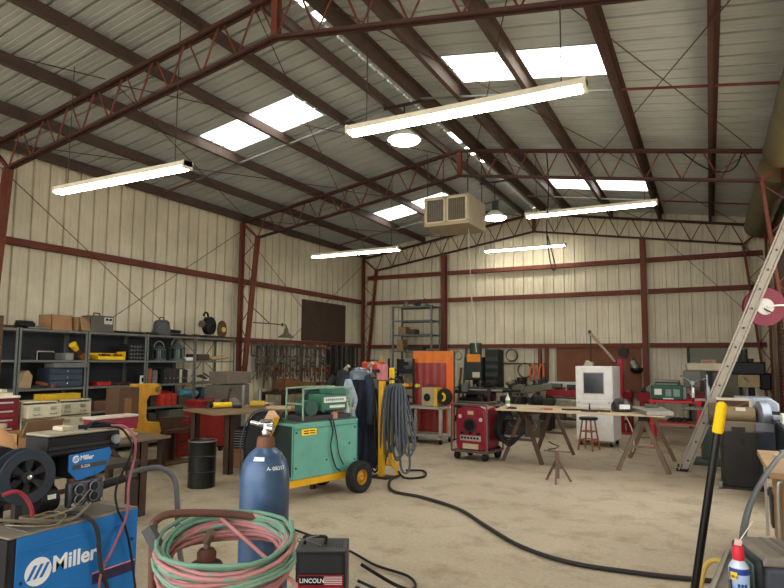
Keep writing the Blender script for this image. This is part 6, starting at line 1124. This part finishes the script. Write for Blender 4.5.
DB = M('#23408f', .35, 0, .05); canband(.0334, .15, .171, -1.2, 1.4, DB, 'blue_band', e); canband(.0334, .0, .15, -1.2, -.78, DB, 'blue_band', e); lb = canband(.0337, .13, .158, -.95, -.2, BYEL, 'yellow_shield', e); canband(.0334, .0, .15, -.75, 1.2, M('#a9c3ea', .35, 0, .1), 'pale_label', e)
def cantext(s_, size, z, a0, step, mat):
    for i, ch in enumerate(s_):
        a = -pi/2+a0+i*step; text(ch, size, mat, e, (.0342*cos(a), .0342*sin(a), z), (rad(90), 0, a+pi/2), 'lettering', .0003)
cantext('WD-40', .013, .138, -.86, .15, DB);
for z0, a1 in ((.108, .75), (.088, .55)):
    for k in range(3): canband(.0337, z0, z0+.012, -.2+k*.32, -.2+k*.32+(.26 if k < 2 else a1-.44), DB, 'printed_mark', e)
B().lathe([(0, .196), (.0185, .196), (.0195, .2), (.0195, .235), (.014, .245), (0, .246)], n=24).build('red_cap', M('#cf2f3c', .4, 0, .1), e); B().prism([(-.012, .246), (.012, .246), (.015, .262), (-.008, .268)], 'y', -.01, .01).build('nozzle', M('#d9b5b0', .4), e, .002); B().cyl((.005, 0, .26), (.05, .02, .33), .0015, n=6).build('straw', WHITE, e)
e = thing('lever_bar', 'long black steel bar with bright yellow grip leaning up from the floor', 'lever bar', (0, 0, 0))
p0 = Vector((-.21, 3.05, .0)); p1 = Vector((.022, 2.98, 1.41)); p2 = Vector((.04, 2.975, 1.515)); dd = (p1-p0).normalized()
B().cyl(p0, p1, .0165, n=20).build('shaft', M('#17181a', .25, .3, .1), e); B().tube([p1-dd*.01, p1+dd*.02, p2-dd*.02, p2-dd*.006, p2], .022, 16).build('yellow_grip', M('#f2c40f', .5, 0, .1), e, .008); B().cyl(p0, p0+dd*.06, .026).build('ferrule', DSTEEL, e); B().sph(p2, .022, 16, 10).build('grip_end', M('#f2c40f', .5, 0, .1), e)
cable('yellow_hose', 'pale yellow hose bending down behind the dusty machine', [(.05, 3.1, .81), (.0, 3.12, .83), (-.05, 3.15, .78), (-.08, 3.18, .6), (-.1, 3.2, .3), (-.1, 3.25, .02)], .011, M('#d3b45c', .5), 'hose')
# ---- small iron clutter on the bench tops
FM = [M('#3b332d', .6, .4, .4), M('#6a5d4e', .6, .3, .4), M('#4a4d4d', .5, .5, .3), M('#7d7466', .55, .3, .4)]
def f_pipe(b): b.cyl((-.12, 0, .03), (.14, .03, .03), .03, n=10); b.cyl((.1, .02, .0), (.1, .02, .12), .04, n=10)
def f_flange(b): b.cyl((0, 0, 0), (0, 0, .03), .1, n=16); b.cyl((0, 0, .03), (0, 0, .12), .05, n=14); b.cyl((0, 0, .12), (0, 0, .14), .07, n=14)
def f_vise(b): b.bx(-.07, .07, -.06, .06, 0, .1); b.bx(-.09, -.04, -.07, .07, .08, .17); b.bx(.05, .1, -.07, .07, .08, .17); b.cyl((.08, 0, .08), (.24, 0, .08), .012, n=8)
def f_handle(b): b.cyl((-.05, 0, 0), (.05, .02, .26), .014, n=8); b.bx(-.1, .02, -.05, .05, 0, .06); b.sph((.05, .02, .27), .025, 8, 6)
def f_block(b): b.prism([(-.12, 0), (.12, 0), (.1, .09), (.02, .15), (-.1, .12)], 'y', -.06, .06)
kinds = [('pipe_fitting', f_pipe, 'iron elbow pipe fitting'), ('pipe_flange', f_flange, 'round flanged iron hub'), ('small_vise', f_vise, 'small iron vise'), ('iron_lever', f_handle, 'iron lever with ball end'), ('iron_casting', f_block, 'wedge shaped iron casting')]
protos = {}
tops = [('on the wooden legged bench', -4.95, -4.0, 16.72, 17.1, 1.052, 8), ('on the green mill table', -6.15, -5.0, 15.45, 15.6, .973, 6), ('on the bandsaw bed', -4.45, -3.65, 15.4, 15.5, .783, 4),
        ('on the clamp bench by the panelled wall', -10.1, -9.6, 12.4, 15.0, .883, 12), ('on the dark red machine bed', -1.55, -.1, 16.12, 16.18, .973, 6), ('on the steel table beside the drill', -7.2, -6.95, 7.3, 7.9, .923, 5), ('on the top of the tall rack shelf', -8.6, -7.6, 16.9, 17.2, 3.403, 3), ('on the pipe rack top', -5.5, -4.6, 13.38, 13.42, 1.001, 1)]
rnd = random.Random(5); ki = 0
for place, x0, x1, y0, y1, z, n_ in tops:
    for i in range(n_):
        nm, fn, lb = kinds[ki % 5]; mi = (ki*7//3) % 4; ki += 1; L = lb+' lying '+place
        if (nm, mi) not in protos:
            bb = B(); fn(bb); protos[(nm, mi)] = bb.build(nm, FM[mi]); o = protos[(nm, mi)]
        else: o = protos[(nm, mi)].copy(); COL.objects.link(o)
        o.location = (rnd.uniform(x0, x1) if n_ < 3 else x0+(x1-x0)*(i+.5)/n_ if (x1-x0) > (y1-y0) else rnd.uniform(x0, x1), rnd.uniform(y0, y1) if (x1-x0) > (y1-y0) else y0+(y1-y0)*(i+.5)/n_, z+.001); o.rotation_euler = (0, 0, rnd.uniform(0, 6)); s_ = rnd.uniform(.75, 1.25); o.scale = (s_, s_, s_)
        tag(o, L, 'fitting', L)
